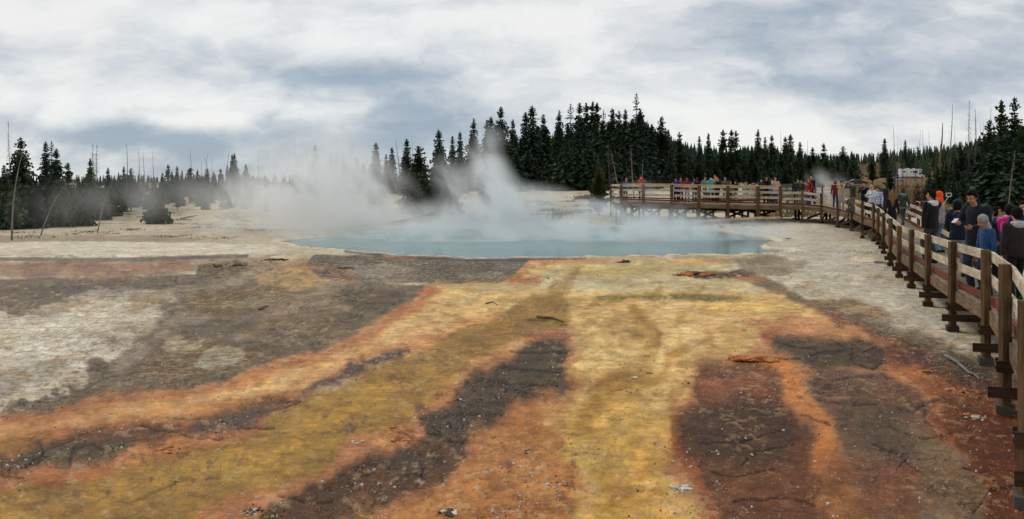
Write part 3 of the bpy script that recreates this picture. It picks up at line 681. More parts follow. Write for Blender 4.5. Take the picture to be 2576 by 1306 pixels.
def post(parent, p, top, bottom, s=.11, name='post'):
    mb = MB(); mb.box(((p.x), p.y, (top+bottom)/2), s, s, top-bottom)
    return mb.build(name, M['post'], parent, bevel=.008)
def lateral(i, L):
    a = L[max(i-1, 0)]; b = L[min(i+1, len(L)-1)]; d = (b-a); d.z = 0; d.normalize()
    n = Vector((d.y, -d.x, 0)); return d, n          # n points to the walking side when far > near
def build_deck(parent, A, B, name='deck'):
    mb = MB()
    for i in range(len(A)-1):
        L = ((A[i+1]-A[i]).length+(B[i+1]-B[i]).length)/2; n = max(2, int(L/.15))
        for k in range(n):
            t0, t1 = (k+.035)/n, (k+.965)/n
            q = [interp(A[i], A[i+1], t0), interp(A[i], A[i+1], t1), interp(B[i], B[i+1], t1), interp(B[i], B[i+1], t0)]
            dz = rnd.uniform(-.004, .004)
            top = [v+Vector((0, 0, dz)) for v in q]; bot = [v+Vector((0, 0, dz-.045)) for v in q]
            mb.add(top+bot, [(0,1,2,3),(7,6,5,4),(0,4,5,1),(1,5,6,2),(2,6,7,3),(3,7,4,0)])
    return mb.build(name, M['deck'], parent)

def build_walk():
    W = empty('boardwalk', (FW[0].x, FW[0].y, 0), 0, 'long curved wooden boardwalk with two-board pale railings sweeping from the right edge to the platform', 'boardwalk')
    W.location = (0, 0, 0)
    build_deck(W, FW, BW)
    n = len(FW)
    for side, A, sgn in (('front', FW, 1), ('back', BW, -1)):
        for i in range(n):
            d, nn = lateral(i, A); o = -nn*sgn*.07          # posts stand just outside the edge
            p = A[i]+o
            if side == 'back' and i in (0,): pass
            top = FT[i] if side == 'front' else A[i].z+(.92 if i > 4 else .88)
            g = gz(p.x, p.y)
            if side == 'back' and i >= 14: continue
            post(W, p, top, g+.10)
            fb = MB(); fb.box((p.x, p.y, g+.04), .24, .20, .13, math.atan2(d.y, d.x)); fb.build('footing', M['footing'] if i < 3 else M['under'], W)
            # paired bearer boards under the deck and the low sleeper that sticks out past the post
            if side == 'front' and i < 13:
                mb = MB(); a = p-nn*.10; b = A[i]+nn*1.3
                for s_ in (-.10, .10):
                    mb.board((a.x+d.x*s_, a.y+d.y*s_, A[i].z-.34), (b.x+d.x*s_, b.y+d.y*s_, A[i].z-.32), .045, .14)
                mb.build('bearer', M['under'], W)
                gap = A[i].z-g
                if i < 10:
                    mb = MB(); a = p-nn*(.19 if i else .1)
                    mb.board((a.x-d.x*.098, a.y-d.y*.098, g+.26), (b.x-d.x*.098, b.y-d.y*.098, g+.27), .045, .13); mb.build('sleeper', M['under'], W)
                bt = MB(); bt.tube([p-nn*.07+Vector((0, 0, A[i].z-.34-p.z))-nn*.02-d*.0, p-nn*.105+Vector((0, 0, A[i].z-.34-p.z))], [.018, .018], 6)
                bt.build('bolt', M['bolt'], W)
            if side == 'back':
                mb = MB(); mb.box((A[i].x, A[i].y, (A[i].z-.1+g)/2), .1, .1, max(.1, A[i].z-.1-g)); 
        for i in range(n-1):
            if side == 'back' and i >= 13: continue
            d0, n0 = lateral(i, A); a = A[i]; b = A[i+1]
            ta = (FT[i] if side == 'front' else a.z+(.92 if i > 4 else .88)); tb = (FT[i+1] if side == 'front' else b.z+(.92 if i+1 > 4 else .88))
            if i+1 == n-1 and side == 'front': tb = a.z+.84
            for h in (.105, .46):
                k = .018
                pa = Vector((a.x, a.y, ta-h)) + n0*sgn*.025; pb = Vector((b.x, b.y, tb-h)) + n0*sgn*.025
                mb = MB(); mb.board(pa, pb, .042, .145 if h < .2 else .14); mb.build('rail', M['rail'], W, bevel=.004)
            mb = MB(); mb.board(a+n0*sgn*.06+Vector((0,0,.075)), b+n0*sgn*.06+Vector((0,0,.075)), .05, .11); mb.build('kick_board', M['kick'], W)
            mb = MB(); mb.board(a+Vector((0,0,-.15)), b+Vector((0,0,-.15)), .06, .20); mb.build('edge_beam', M['fascia'], W)
    # braces and inner legs under the taller far end
    mb = MB()
    for i in range(9, n-1):
        a, b = FW[i], BW[i]; g = gz(a.x, a.y)
        for t in (.35, .68):
            p = interp(a, b, t); gg = gz(p.x, p.y); mb.box((p.x, p.y, (p.z-.1+gg)/2), .12, .12, p.z-.1-gg); mb.box((p.x, p.y, gg+.04), .4, .3, .1)
        q = interp(a, b, .35); mb.board((a.x, a.y, g+.2), (q.x, q.y, q.z-.25), .05, .13)
        if i < n-2:
            c = FW[i+1]; mb.board((a.x, a.y, a.z-.3), ((a.x+c.x)/2, (a.y+c.y)/2+.9, g+.25), .05, .12)
    for i in range(n-1):
        for t in (.2, .5, .8):
            mb.board(interp(FW[i], BW[i], t)-Vector((0,0,.14)), interp(FW[i+1], BW[i+1], t)-Vector((0,0,.14)), .06, .18)
    mb.build('underframe', M['under'], W)

def build_platform():
    W = empty('viewing_platform', (0, 0, 0), 0, 'wooden viewing platform on braced legs with capped three-board railing behind the steaming pool', 'platform')
    build_deck(W, PW, PB)
    n = len(PW); mbb = MB()
    for i in range(n):
        p = PW[i]+Vector((0, -.08, 0)); g = gz(p.x, p.y)
        post(W, p, PT[i]-.05, g-.02, .17)
        mb = MB(); mb.box((p.x, p.y, g+.04), .5, .36, .12); mb.build('footing', M['under'], W)
        # trestle: inner legs, cross beam, diagonal braces
        if i < n-0:
            q = PB[i]; s0 = -1 if i == 0 else 1
            for t in (.0,):
                for dx in (.55, 1.05, 1.55):
                    x = p.x+dx*.9 if i == n-1 else p.x-dx
                    yy = p.y+1.6; gg = gz(x, yy)
                    mbb.box((x, yy, (p.z-.15+gg)/2), .12, .12, p.z-.15-gg)
                mbb.board((p.x-(1.7 if i < n-1 else 0), p.y+1.5, p.z-.36), (p.x+(1.5 if i else 0), p.y+1.5, p.z-.36), .07, .18)
                if i < n-1: mbb.board((p.x-1.6, p.y+1.4, p.z-.4), (p.x-.3, p.y+1.4, g+.3), .06, .13)
                if i: mbb.board((p.x+1.5, p.y+1.4, p.z-.4), (p.x+.2, p.y+1.4, g+.3), .06, .13)
            mbb.board((p.x, p.y, p.z-.28), (q.x, q.y, q.z-.28), .08, .2)
    mbb.build('trestle', M['under'], W)
    for i in range(n-1):
        a, b = PW[i], PW[i+1]
        mb = MB(); mb.board(Vector((a.x, a.y-.03, PT[i]-.10)), Vector((b.x, b.y-.03, PT[i+1]-.10)), .05, .15); mb.box(((a.x+b.x)/2, (a.y+b.y)/2+.02, (PT[i]+PT[i+1])/2-.012), abs(a.x-b.x), .22, .045)
        mb.v = mb.v[:8]; mb.f = mb.f[:6]
        mb.board(Vector((a.x, a.y+.02, PT[i])), Vector((b.x, b.y+.02, PT[i+1])), .24, .04); mb.build('cap_rail', M['cap'], W)
        for h in (.40, .72):
            mb = MB(); mb.board(Vector((a.x, a.y+.02, PT[i]-h)), Vector((b.x, b.y+.02, PT[i+1]-h)), .045, .14); mb.build('rail', M['rail'], W)
        for L, nm in ((PW, 'kick_board'), (PB, 'kick_board')):
            mb = MB(); mb.board(L[i]+Vector((0,.04,.12)), L[i+1]+Vector((0,.04,.12)), .05, .10); mb.build(nm, M['kick'], W)
        mb = MB(); mb.board(a+Vector((0,-.02,-.17)), b+Vector((0,-.02,-.17)), .07, .24); mb.build('edge_beam', M['fascia'], W)
        g = gz(a.x, a.y); g2 = gz(b.x, b.y)
        if i < 5:
            mb = MB(); mb.board(Vector((a.x, a.y-.18, g+.28)), Vector((b.x, b.y-.18, g2+.28)), .05, .15); mb.build('skirt_board', M['cap'], W)
    # end railing and the far edge's stub posts
    a, b = PW[-1], PB[-1]
    for h in (.1, .4, .72):
        mb = MB(); mb.board(Vector((a.x, a.y, PT[-1]-h)), Vector((b.x, b.y, PT[-1]-h)), .045, .14); mb.build('rail', M['rail'], W)
    post(W, b, PT[-1]-.05, gz(b.x, b.y), .15)

def low_walk(name, label, pts, wid, drop_h=.3, rails=(.45, .9), postgap=2.4, mat='rail', kick=True, posth=.95):
    """a smaller boardwalk along pts (deck centre line): deck, posts, rails on the far side"""
    W = empty(name, (0, 0, 0), 0, label, 'boardwalk')
    pts = [Vector(p) for p in pts]; A = []; B = []
    for i, p in enumerate(pts):
        d, n = lateral(i, pts); A.append(p-n*wid/2); B.append(p+n*wid/2)
    build_deck(W, A, B)
    under = MB(); 
    for i in range(len(pts)-1):
        for L in (A, B):
            mb = MB(); mb.board(L[i]+Vector((0,0,-.13)), L[i+1]+Vector((0,0,-.13)), .06, .2); mb.build('edge_beam', M['fascia'], W)
            if kick: mb = MB(); mb.board(L[i]+Vector((0,0,.12)), L[i+1]+Vector((0,0,.12)), .05, .1); mb.build('kick_board', M['kick'], W)
            k = max(1, int((L[i+1]-L[i]).length/postgap))
            for j in range(k):
                p = interp(L[i], L[i+1], j/k); g = gz(p.x, p.y); under.box((p.x, p.y, (p.z-.1+g)/2), .12, .12, max(.05, p.z-.1-g))
        if rails:
            L = rails[2] if len(rails) > 2 and not isinstance(rails[2], float) else B
            k = max(1, int((L[i+1]-L[i]).length/postgap))
            for j in range(k+1):
                if j == k and i < len(pts)-2: continue
                p = interp(L[i], L[i+1], j/k); post(W, p, p.z+posth, p.z-.2, .12)
            for h in rails[:2]:
                mb = MB(); mb.board(L[i]+Vector((0,0,h)), L[i+1]+Vector((0,0,h)), .05, .14); mb.build('rail', M[mat], W)
    under.build('underframe', M['under'], W)
    return W
def onpx(x, y, Y): return at(x, y, Y)
def build_other_walks():
    low_walk('boardwalk', 'low boardwalk with a single top rail crossing behind the viewing platform', [onpx(2740,806,72), onpx(2900,797,74), onpx(3060,785,77), onpx(3190,781,80), onpx(3300,778,82)], 2.0, rails=(.3,.62), posth=.7)
    low_walk('boardwalk', 'distant boardwalk with a brown rail along the foot of the dark forest', [onpx(2070,742,150), onpx(2150,735,165), onpx(2260,739,158), onpx(2340,742,150), onpx(2420,744,145)], 2.4, rails=(.5,1.0), postgap=4)
    # grey weathered fence beyond the curve
    W = empty('fence', (0,0,0), 0, 'grey weathered plank fence beyond the platform end', 'fence')
    pts = [onpx(3118,790,68), onpx(3180,793,66), onpx(3262,800,64)]
    for i in range(2):
        a, b = pts[i], pts[i+1]
        for h in (.25, .55, .85):
            mb = MB(); mb.board(a+Vector((0,0,h)), b+Vector((0,0,h)), .05, .16); mb.build('plank', M['greywood'], W)
    for p in pts+[interp(pts[0],pts[1],.5), interp(pts[1],pts[2],.5)]:
        mb = MB(); g = gz(p.x, p.y); mb.box((p.x, p.y+.06, (g+p.z+1)/2), .12, .1, p.z+1-g); mb.build('post', M['greywood'], W)
    mb = MB(); mb.board(pts[0]+Vector((0,0,1.0)), pts[1]+Vector((0,0,1.0)), .2, .05); mb.build('cap_rail', M['greywood'], W)
    # slanted information desk on two legs
    W = empty('information_desk', onpx(3262,800,62), R(-10), 'low grey slanted information desk on two legs beside the red sweatshirt visitor', 'sign')
    mb = MB(); mb.frame((0,0,1.02), Vector((.55,0,0)), Vector((0,.32,.12)), Vector((0,-.01,.03))); mb.build('panel', M['greywood'], W)
    for s in (-1, 1):
        mb = MB(); mb.box((s*.45, 0, .35), .1, .1, 1.25); mb.build('leg', M['greywood'], W)
    # two dark plates on a low stake in the middle of the walk
    p = at(3396, 852, 47.5); W = empty('trail_sign', (p.x, p.y, CH-deck_drop(46.5)), R(12), 'small stake with two dark grey plates showing between the rail boards', 'sign')
    mb = MB(); mb.box((0, .03, .42), .05, .04, .95); mb.build('stake', M['under'], W)
    dk = plain('dark_sign_plate', lin((62,62,66)), .5, .1)
    for z in (.28, .72):
        mb = MB(); mb.frame((0,0,z), Vector((.15,0,.02)), Vector((0,.012,0)), Vector((-.02,.03,.12))); mb.build('plate', dk, W)
# ------------------------------------------------------------------ vegetation
def leafmat(name, c1, c2, rough=.75):
    m, nt, bs = newmat(name)
    oi = nt.nodes.new('ShaderNodeObjectInfo'); geo = nt.nodes.new('ShaderNodeNewGeometry')
    n = nz(nt, geo.outputs['Position'], .9, 4, .7); r = X(nt, oi.outputs['Random'])
    c = mixc(nt, n.step(.32, .68), c1, c2)
    g = r*.5+.75
    c = mixc(nt, 1.0, c, comb(nt, g*(r*.25+.9), g, g*(1.1-r*.25)), 'MULTIPLY')
    nt.links.new(c, bs.inputs['Base Color']); bs.inputs['Roughness'].default_value = rough
    bs.inputs['Specular IOR Level'].default_value = .2
    return m
T = {}
T['spruce'] = leafmat('spruce_needles', (.016,.036,.020), (.052,.088,.044))
T['pine'] = leafmat('pine_needles', (.022,.048,.020), (.070,.102,.042))
T['olive'] = leafmat('olive_pine_needles', (.040,.052,.014), (.085,.085,.026))
T['dead'] = leafmat('dead_needles', (.060,.026,.016), (.11,.055,.035))
T['bark'] = plain('conifer_bark', (.055,.043,.034), .9, .35, 4, .4)
T['grey'] = plain('bleached_dead_wood', (.20,.185,.165), .85, .35, 5, .4)
T['greyd'] = plain('dark_dead_wood', (.075,.066,.058), .85, .35, 5, .4)
T['char'] = plain('reddish_broken_trunk', (.16,.09,.06), .85, .4, 3, .4)
PROTO = {}
def conifer_mesh(kind, seed, h=10., w=.34, leaf='spruce', base=.04, dens=1.0, whorl=.30, droop=.35, top=1.0, gap=0):
    """returns (trunk mesh, crown mesh) of a conifer h tall; crown = many needle sprays on drooping limbs"""
    r = random.Random(seed); tb = MB(); cr = MB()
    bend = [(r.uniform(-.04,.04)*h*.4, r.uniform(-.04,.04)*h*.4) for _ in range(2)]
    def axis(t): return Vector((bend[0][0]*t*t*.5, bend[0][1]*t*t*.5, h*t))
    tb.tube([axis(t) for t in (-.02, .25, .5, .75, .97)], [h*.016+.03, h*.013+.02, h*.009+.01, h*.005+.01, .012], 7)
    z = h*base; k = 0
    lobes = [(r.uniform(0, 6.28), r.uniform(.82, 1.15)) for _ in range(24)]; w = w*1.55
    while z < h*.985:
        t = z/h; f = 1-t
        prof = (f**.85)*(1-.45*math.exp(-t*14)) if kind == 'spruce' else (f**.8)*(.88+.12*math.sin(t*9+seed))*(1-.5*math.exp(-t*10))
        if kind == 'spire': prof = (f**.75)*.8*(1-.3*math.exp(-t*10))
        if base < .03: prof = (f**.6)*(.85+.15*min(1, t*8))
        lo = lobes[int(t*23)][1]
        L0 = h*w*.5*prof*lo+.10
        nb = max(4, int((6+5*f)*dens))
        if gap and t < .8 and r.random() < gap: z += whorl*1.2; k += 1; continue
        for i in range(nb):
            a = 6.283*(i+r.uniform(-.35, .35))/nb+k*1.1
            L = L0*r.uniform(.55, 1.18)
            dr = droop*(.6+.6*f)*r.uniform(.6, 1.3)
            if t > .85: dr = -.5
            if kind == 'pine': dr -= .35
            if base < .03: dr += .75*max(0, 1-t*2.5)
            d = Vector((math.cos(a), math.sin(a), 0)); side = Vector((-d.y, d.x, 0))
            p0 = axis(t); ns = max(2, min(6, int(L/.42)+1))
            tip = p0+d*L+Vector((0, 0, -dr*L))
            for j in range(ns):
                s0 = (j+.15)/ns; s1 = min(1.08, (j+1.25)/ns)
                pa = p0.lerp(tip, s0)+Vector((0,0,.12*L*math.sin(s0*3.1)))
                pb = p0.lerp(tip, s1)+Vector((0,0,.12*L*math.sin(min(s1,1)*3.1)))
                wd = (.15+.16*L*(1-s0*.55))*r.uniform(.6, 1.3)*(1.2 if kind == 'pine' and t < .85 else 1)*(.5+.5*min(1, f*4))
                up = Vector((0,0,1))
                for q in range(2 if kind != 'pine' else 3):
                    ang = r.uniform(-.9, .9); v = side*math.cos(ang)+up*math.sin(ang)
                    jt = Vector((r.uniform(-.06,.06), r.uniform(-.06,.06), r.uniform(-.08,.08)))*(1+L*.3)
                    m1 = pa.lerp(pb, .45)+jt
                    cr.add([pa, m1+v*wd, pb+jt*.5+v*wd*.25, pb+jt, m1-v*wd-Vector((0,0,.25*wd))], [(0,1,2,3),(0,3,4)])
        z += whorl*(.75+.5*r.random())*(.6+.6*f); k += 1
    # leader
    p = axis(.96)
    for q in range(4):
        a = q*1.57; v = Vector((math.cos(a), math.sin(a), 0))*.07
        cr.add([p-v, p+v, axis(1.0)+Vector((0,0,.2))], [(0,1,2)])
    def me(mb, nm, mat):
        m = bpy.data.meshes.new(nm); m.from_pydata([tuple(v) for v in mb.v], [], mb.f); m.materials.append(mat); m.update(); return m
    return me(tb, 'trunk', T['bark']), me(cr, 'crown', T[leaf]), h
def snag_mesh(seed, h=10., r0=.13, mat='greyd', stubs=40, sl=.9, lean=0, droop=.2, from_=.25, n2=0, curve=0):
    r = random.Random(seed); tb = MB()
    def axis(t): return Vector((lean*h*t+curve*h*t*t+math.sin(t*5+seed)*.012*h, math.cos(t*4+seed)*.01*h, h*t))
    tb.tube([axis(t/8) for t in range(9)], [r0*(1-.85*(t/8)) for t in range(9)], 7)
    bb = MB()
    for i in range(stubs):
        t = from_+(1-from_)*r.random()**.9; a = r.uniform(0, 6.28); L = sl*(1.15-t)*r.uniform(.3, 1.2)
        d = Vector((math.cos(a), math.sin(a), r.uniform(-.5, .3)-droop)); p = axis(t)
        q = p+d*L*.5+Vector((0,0,.06*L)); e = p+d*L-Vector((0,0,.1*L))
        bb.tube([p, q, e], [.022*(1.2-t)+.008, .012, .005], 3, False)
        for k in range(n2):
            s = p.lerp(e, r.uniform(.3, .95)); bb.tube([s, s+Vector((r.uniform(-.3,.3), r.uniform(-.3,.3), r.uniform(-.35,.1)))*L*.8], [.008, .003], 3, False)
    def me(mb, nm):
        m = bpy.data.meshes.new(nm); m.from_pydata([tuple(v) for v in mb.v], [], mb.f); m.materials.append(T[mat]); m.update(); return m
    return me(tb, 'trunk'), me(bb, 'branches'), h
def protos():
    for i in range(5): PROTO['spruce%d' % i] = conifer_mesh('spruce', 10+i, 12, (.30,.36,.33,.40,.28)[i], 'spruce', dens=1.0)
    for i in range(3): PROTO['spire%d' % i] = conifer_mesh('spire', 20+i, 14, (.26,.30,.23)[i], 'spruce', dens=1.0, whorl=.32)
    for i in range(4): PROTO['pine%d' % i] = conifer_mesh('pine', 30+i, 11, (.34,.40,.30,.36)[i], 'pine', base=.14, dens=.8, whorl=.42, droop=.05, gap=.08)
    PROTO['sparse'] = conifer_mesh('pine', 41, 16, .30, 'pine', base=.25, dens=.55, whorl=.5, droop=.15, gap=.2)
    PROTO['ragged'] = conifer_mesh('spire', 47, 16, .34, 'spruce', base=.1, dens=.6, whorl=.55, droop=.1, gap=.15)
    PROTO['olive'] = conifer_mesh('pine', 43, 10, .52, 'olive', base=.12, dens=.9, whorl=.42, droop=-.05, gap=.05)
    PROTO['bushy'] = conifer_mesh('pine', 44, 5, .85, 'pine', base=.02, dens=1.3, whorl=.26, droop=.0)
    PROTO['bushy1'] = conifer_mesh('spruce', 45, 6, .7, 'pine', base=.01, dens=1.3, whorl=.26, droop=.2)
    PROTO['far0'] = conifer_mesh('spruce', 50, 12, .34, 'spruce', dens=.6, whorl=.55)
    PROTO['far1'] = conifer_mesh('spire', 51, 12, .30, 'pine', dens=.6, whorl=.5)
    PROTO['far2'] = conifer_mesh('pine', 52, 12, .36, 'pine', dens=.6, whorl=.6)
    PROTO['dead'] = conifer_mesh('spruce', 53, 6, .42, 'dead', dens=.7, whorl=.3)
    for i in range(4): PROTO['snag%d' % i] = snag_mesh(60+i, 14, .14, 'greyd', 46, 1.2, droop=.3, n2=1)
    PROTO['twiggy'] = snag_mesh(70, 12, .12, 'greyd', 120, 1.7, droop=.3, from_=.3, n2=3)
    PROTO['bleached'] = snag_mesh(71, 10, .15, 'grey', 14, .7, droop=.1, curve=.10)
    PROTO['bleachtwig'] = snag_mesh(72, 9, .12, 'grey', 60, 2.0, droop=.25, from_=.25, n2=3)
    PROTO['broken'] = snag_mesh(73, 12, .3, 'char', 16, 1.2, droop=.5, from_=.6)
COUNT = {}
def plant(kind, x, y_top, Y, label, cat='tree', group=None, wscale=1.0, lean=0, base_y=None, name=None, bx=None):
    """stand a copy of a tree where photo column x, distance Y; its tip reaches photo row y_top"""
    tm, cm, h = PROTO[kind]
    X_ = px2u(bx if bx is not None else x)*Y
    z0 = gz(X_, Y)-.05
    top = CH-(y_top/4-HY)/F*Y
    H = max(.3, top-z0); s = H/h
    nm = name or ('dead_tree' if kind.startswith(('snag','twig','bleach','broken','dead')) else ('pine_tree' if kind.startswith(('pine','sparse','olive','far2','bushy')) else 'spruce_tree'))
    o = empty(nm, (X_, Y, z0), rnd.uniform(0, 6.28) if not (lean or kind == 'bleached') else 0, label, cat, group)
    o.scale = (s*wscale, s*wscale, s)
    if bx is not None:
        dx = px2u(x)*Y-X_; a = math.atan2(dx, H); o.rotation_euler = (0, a, 0); o.scale = (s*wscale, s*wscale, s/math.cos(a))
    for m, n_ in ((tm, 'trunk'), (cm, 'branches' if m_is_snag(kind) else 'crown')):
        c = bpy.data.objects.new(n_, m); link(c, o)
    return o
def m_is_snag(k): return k.startswith(('snag','twiggy','bleach','broken'))

# rows of (kind, x, top row, distance, words)
HERO = [
 ('spruce3',83,547,62,'broad tall spruce at the far left rising behind the leaning white trunk',1.05),
 ('spire0',181,563,66,'slim dense spruce, left one of the pair above the left bushes',1.0),
 ('ragged',207,561,67,'ragged narrow-topped spruce with a bare tip beside the slim dense one',.8),
 ('spruce1',226,593,64,'wide dark spruce leaning on the ragged-topped one at left',.9),
 ('pine0',272,650,62,'round-topped dark pine at the right shoulder of the left spruce clump',1.1),
 ('spruce2',16,660,60,'short spruce cut by the left picture edge',1.0),
 ('spruce0',361,632,68,'small spruce in front of the twin twiggy dead trees',.9),
 ('spruce2',432,671,74,'small pointed spruce with a dense dark cap right of the twin dead trees',.9),
 ('spire2',494,664,80,'narrow spruce just left of the first thin grey snag',.9),
 ('pine3',524,671,82,'full pine under the first thin grey snag',.9),
 ('pine2',673,657,100,'pointed pine with pale gaps above the round bush',.9),
 ('spruce4',708,664,100,'hazy pointed spruce right of the round bush',1.0),
 ('pine1',760,671,98,'low rounded pine at the foot of the tilted snag',1.2),
 ('spire0',928,616,112,'left half of the double-topped spruce in the thin steam',1.0),
 ('spruce4',937,613,113,'right half of the double-topped spruce in the thin steam',1.1),
 ('spire1',984,655,118,'spruce fading into steam beside the double-topped one',1.0),
 ('spruce0',1261,579,112,'tall ghostly spruce wrapped in the big steam plume',1.1),
 ('spire0',1325,605,118,'left ghostly spruce behind the plume, with a level top',1.0),
 ('spruce4',1348,603,119,'right ghostly spruce behind the plume, with a level top',1.0),
 ('spire2',1371,604,118,'thin ghostly spruce right of the level-topped pair',1.0),
 ('spruce0',1428,628,122,'small pale spruce at the right side of the big plume',1.0),
 ('spire1',1503,569,112,'solitary columnar spruce standing just right of the big plume',1.15),
 ('spire2',1545,614,124,'small thin spruce beside the dense dark spruce of the gap',1.0),
 ('spire0',1567,588,120,'dense dark spruce touching the ground left of the bare tilted snag',1.25),
 ('spire1',1627,554,118,'full pointed spruce between the two bare poles of the gap',1.1),
 ('olive',1675,584,108,'olive green open-crowned pine right of the bare pole',.95),
 ('spire2',1740,625,125,'little hazy spruce left of the tall grey-green one',1.0),
 ('spire1',1756,517,120,'tall grey-green spruce veiled by the narrow plume',1.2),
 ('spire2',1809,542,126,'thin spruce left of the dark sharp one near the narrow plume',1.0),
 ('spire0',1841,524,124,'dark sharp spruce with stepped branches left of the narrow plume',1.0),
 ('spruce4',1893,472,132,'tall dark spire standing at the left gate of the main forest',1.0),
 ('spire2',1946,477,140,'narrow spruce left of the broad one above the narrow plume',1.0),
 ('spire1',1963,465,142,'second narrow spruce close against the broad one above the narrow plume',1.0),
 ('spruce1',2003,425,138,'broad tall spruce directly above the narrow plume',1.0),
 ('spire0',2050,475,150,'spruce right of the broad one above the narrow plume',1.0),
 ('spire1',2101,446,160,'blunt-topped spruce left of the needle-sharp spire',1.1),
 ('spire1',2129,420,158,'needle-sharp spire at the left part of the main forest',1.2),
 ('spruce2',2173,457,165,'two-tiered spruce tip in a dip of the main forest',.9),
 ('spruce4',2235,440,165,'slender spruce before the open-branched pair in the main forest',1.0),
 ('ragged',2282,412,168,'open-branched tree with outstretched limbs in the main forest',.85),
 ('spruce1',2318,410,170,'heavy pointed spruce right of the open-branched tree',.85),
 ('pine2',2344,410,172,'pine tip with a round knob between heavy spruce and twin tops',.8),
 ('pine2',2372,405,172,'left of the twin pine tops at the crest of the main forest',.85),
 ('pine0',2388,410,173,'right of the twin pine tops at the crest of the main forest',.8),
 ('ragged',2414,437,172,'thin see-through tip right of the twin pine tops',.7),
 ('pine3',2451,433,172,'rounded full pine top left of the highest tree',.95),
 ('pine2',2476,442,170,'small rounded tip beside the rounded full pine top',.8),
 ('spire2',2500,435,168,'narrow tip leaning against the highest tree',1.0),
 ('ragged',2547,369,165,'highest tree of all with sparse layered limbs at its top',.8),
 ('spruce1',2562,440,162,'wide dark spruce forming the shoulder of the highest tree',1.15),
 ('pine2',2609,495,166,'grey-tinted spindly pine right of the highest tree',.9),
 ('pine3',2645,465,165,'well-shaped oval pine right of the main forest crest',1.0),
 ('spire2',2675,516,170,'thin spruce below the oval pine',1.0),
 ('pine2',2718,527,175,'pine with see-through crown where the forest edge steps down',.9),
 ('spire2',2797,542,190,'first pointed spruce after the forest edge steps down',1.0),
 ('spire0',2835,531,195,'taller one of a close pair beyond the forest step',1.0),
 ('pine2',2891,518,200,'slim tall pine standing apart above the viewing platform',1.0),
 ('pine2',2927,518,200,'left of the tight pair of slim pines above the platform',.9),
 ('pine0',2944,521,202,'right of the tight pair of slim pines above the platform',.8),
 ('spruce4',3031,516,200,'pointed full spruce above the man in black leaning on the rail',1.0),
 ('spire2',3060,546,205,'narrow spruce between two full ones above the platform end',1.0),
 ('spruce1',3087,539,200,'full cone-shaped spruce above the platform end',.9),
 ('pine2',3140,546,215,'stepped thin spruce left of the tall pointed one',.9),
 ('spire1',3161,535,212,'tall pointed spruce above the grey fence',1.1),
 ('spruce2',3200,567,225,'broad small spruce right of the tall pointed one',1.0),
 ('pine3',3251,588,240,'low rounded tree above the red sweatshirt visitor',1.0),
 ('pine1',3296,573,245,'rounded pine where the skyline is lowest',.9),
 ('pine3',3372,584,240,'wide full pine above the visitor taking a photo in a cap',1.1),
 ('pine3',3489,627,150,'lone dark pine standing in the golden grass left of the motorhome',1.1),
 ('pine1',3560,650,118,'dark small pine just left of the motorhome',.7),
 ('spire1',3538,552,310,'pointed spruce poking from the ridge left of the first bare pole',1.0),
 ('spire2',3621,558,310,'slim spruce tip on the ridge above the motorhome',1.0),
 ('spruce1',3735,690,70,'bushy small spruce with drooping limbs right of the motorhome',.75),
 ('spruce2',3805,650,84,'young dark spruce left of the pair of grey dead trunks',.9),
 ('spruce3',3860,660,92,'dark spruce behind the tallest dead pole at its base',1.1),
 ('pine3',3959,480,84,'dense pine with a ragged head, lowest of the three big right trees',1.0),
 ('pine0',4006,399,80,'big full-crowned pine, left of the two highest trees at the right edge',.85),
 ('sparse',4057,386,76,'big open-crowned pine, right of the two highest trees at the right edge',1.05),
 ('pine1',4092,500,74,'pine cut by the right picture edge under the open-crowned one',1.2),
 ('spruce3',3975,560,72,'wide dark spruce filling the space under the two highest right trees',1.5),
 ('spruce1',4060,560,70,'dark wide spruce closest to the right edge behind the visitors',1.5),
 ('spruce3',3915,610,78,'squat dark spruce at the left foot of the big right trees',1.3),
 ('bushy',3778,880,38,'low bright green bush behind the railing beside the hooded selfie taker',.9),
 ('bushy1',3806,838,40,'upright young pine behind the rail left of the navy cap visitor',.8),
 ('bushy',627,760,60,'round dense dark bush standing alone on the pale slope',.62),
 ('bushy1',245,720,56,'large dark bushy pine, left of the near clump',.7),
 ('bushy1',330,735,57,'large dark bushy pine right of the near clump, over the leaning grey trunk',.7),
 ('bushy',120,775,54,'big low dark pine bush behind the white leaning trunk',.8),
 ('bushy1',30,740,53,'dark pine bush cut by the left edge',1.0),
 ('bushy',440,760,72,'mid-size dark pine at the right end of the near clump',.7),
 ('bushy1',400,728,66,'dark pine behind the tapering grey leaning trunk',.7),
 ('spruce0',1065,765,78,'small dark bush in the steam at the foot of the left tree line',.8),
 ('bushy',1208,755,80,'faint dark bush deep in the big plume',.9),
 ('bushy',1662,705,75,'dark round pine bush right of the tan grass gap',.85),
 ('bushy1',1690,690,80,'taller dark bush behind the round one at the tan grass',.8),
 ('bushy',1742,735,72,'low bush in steam right of the round dark one',.8),
 ('bushy',1790,740,74,'hazy low bush left of the narrow plume',.9),
 ('bushy1',1935,730,85,'small shrub on the bank right of the narrow plume',.6),
 ('bushy1',1510,720,84,'dark shrub at the base of the solitary columnar spruce',.8),
 ('olive',2395,665,66,'olive green young conifer left of the grey dead brush',.9),
 ('dead',3670,735,62,'small reddish-brown dead spruce behind the walking woman',1.0),
]
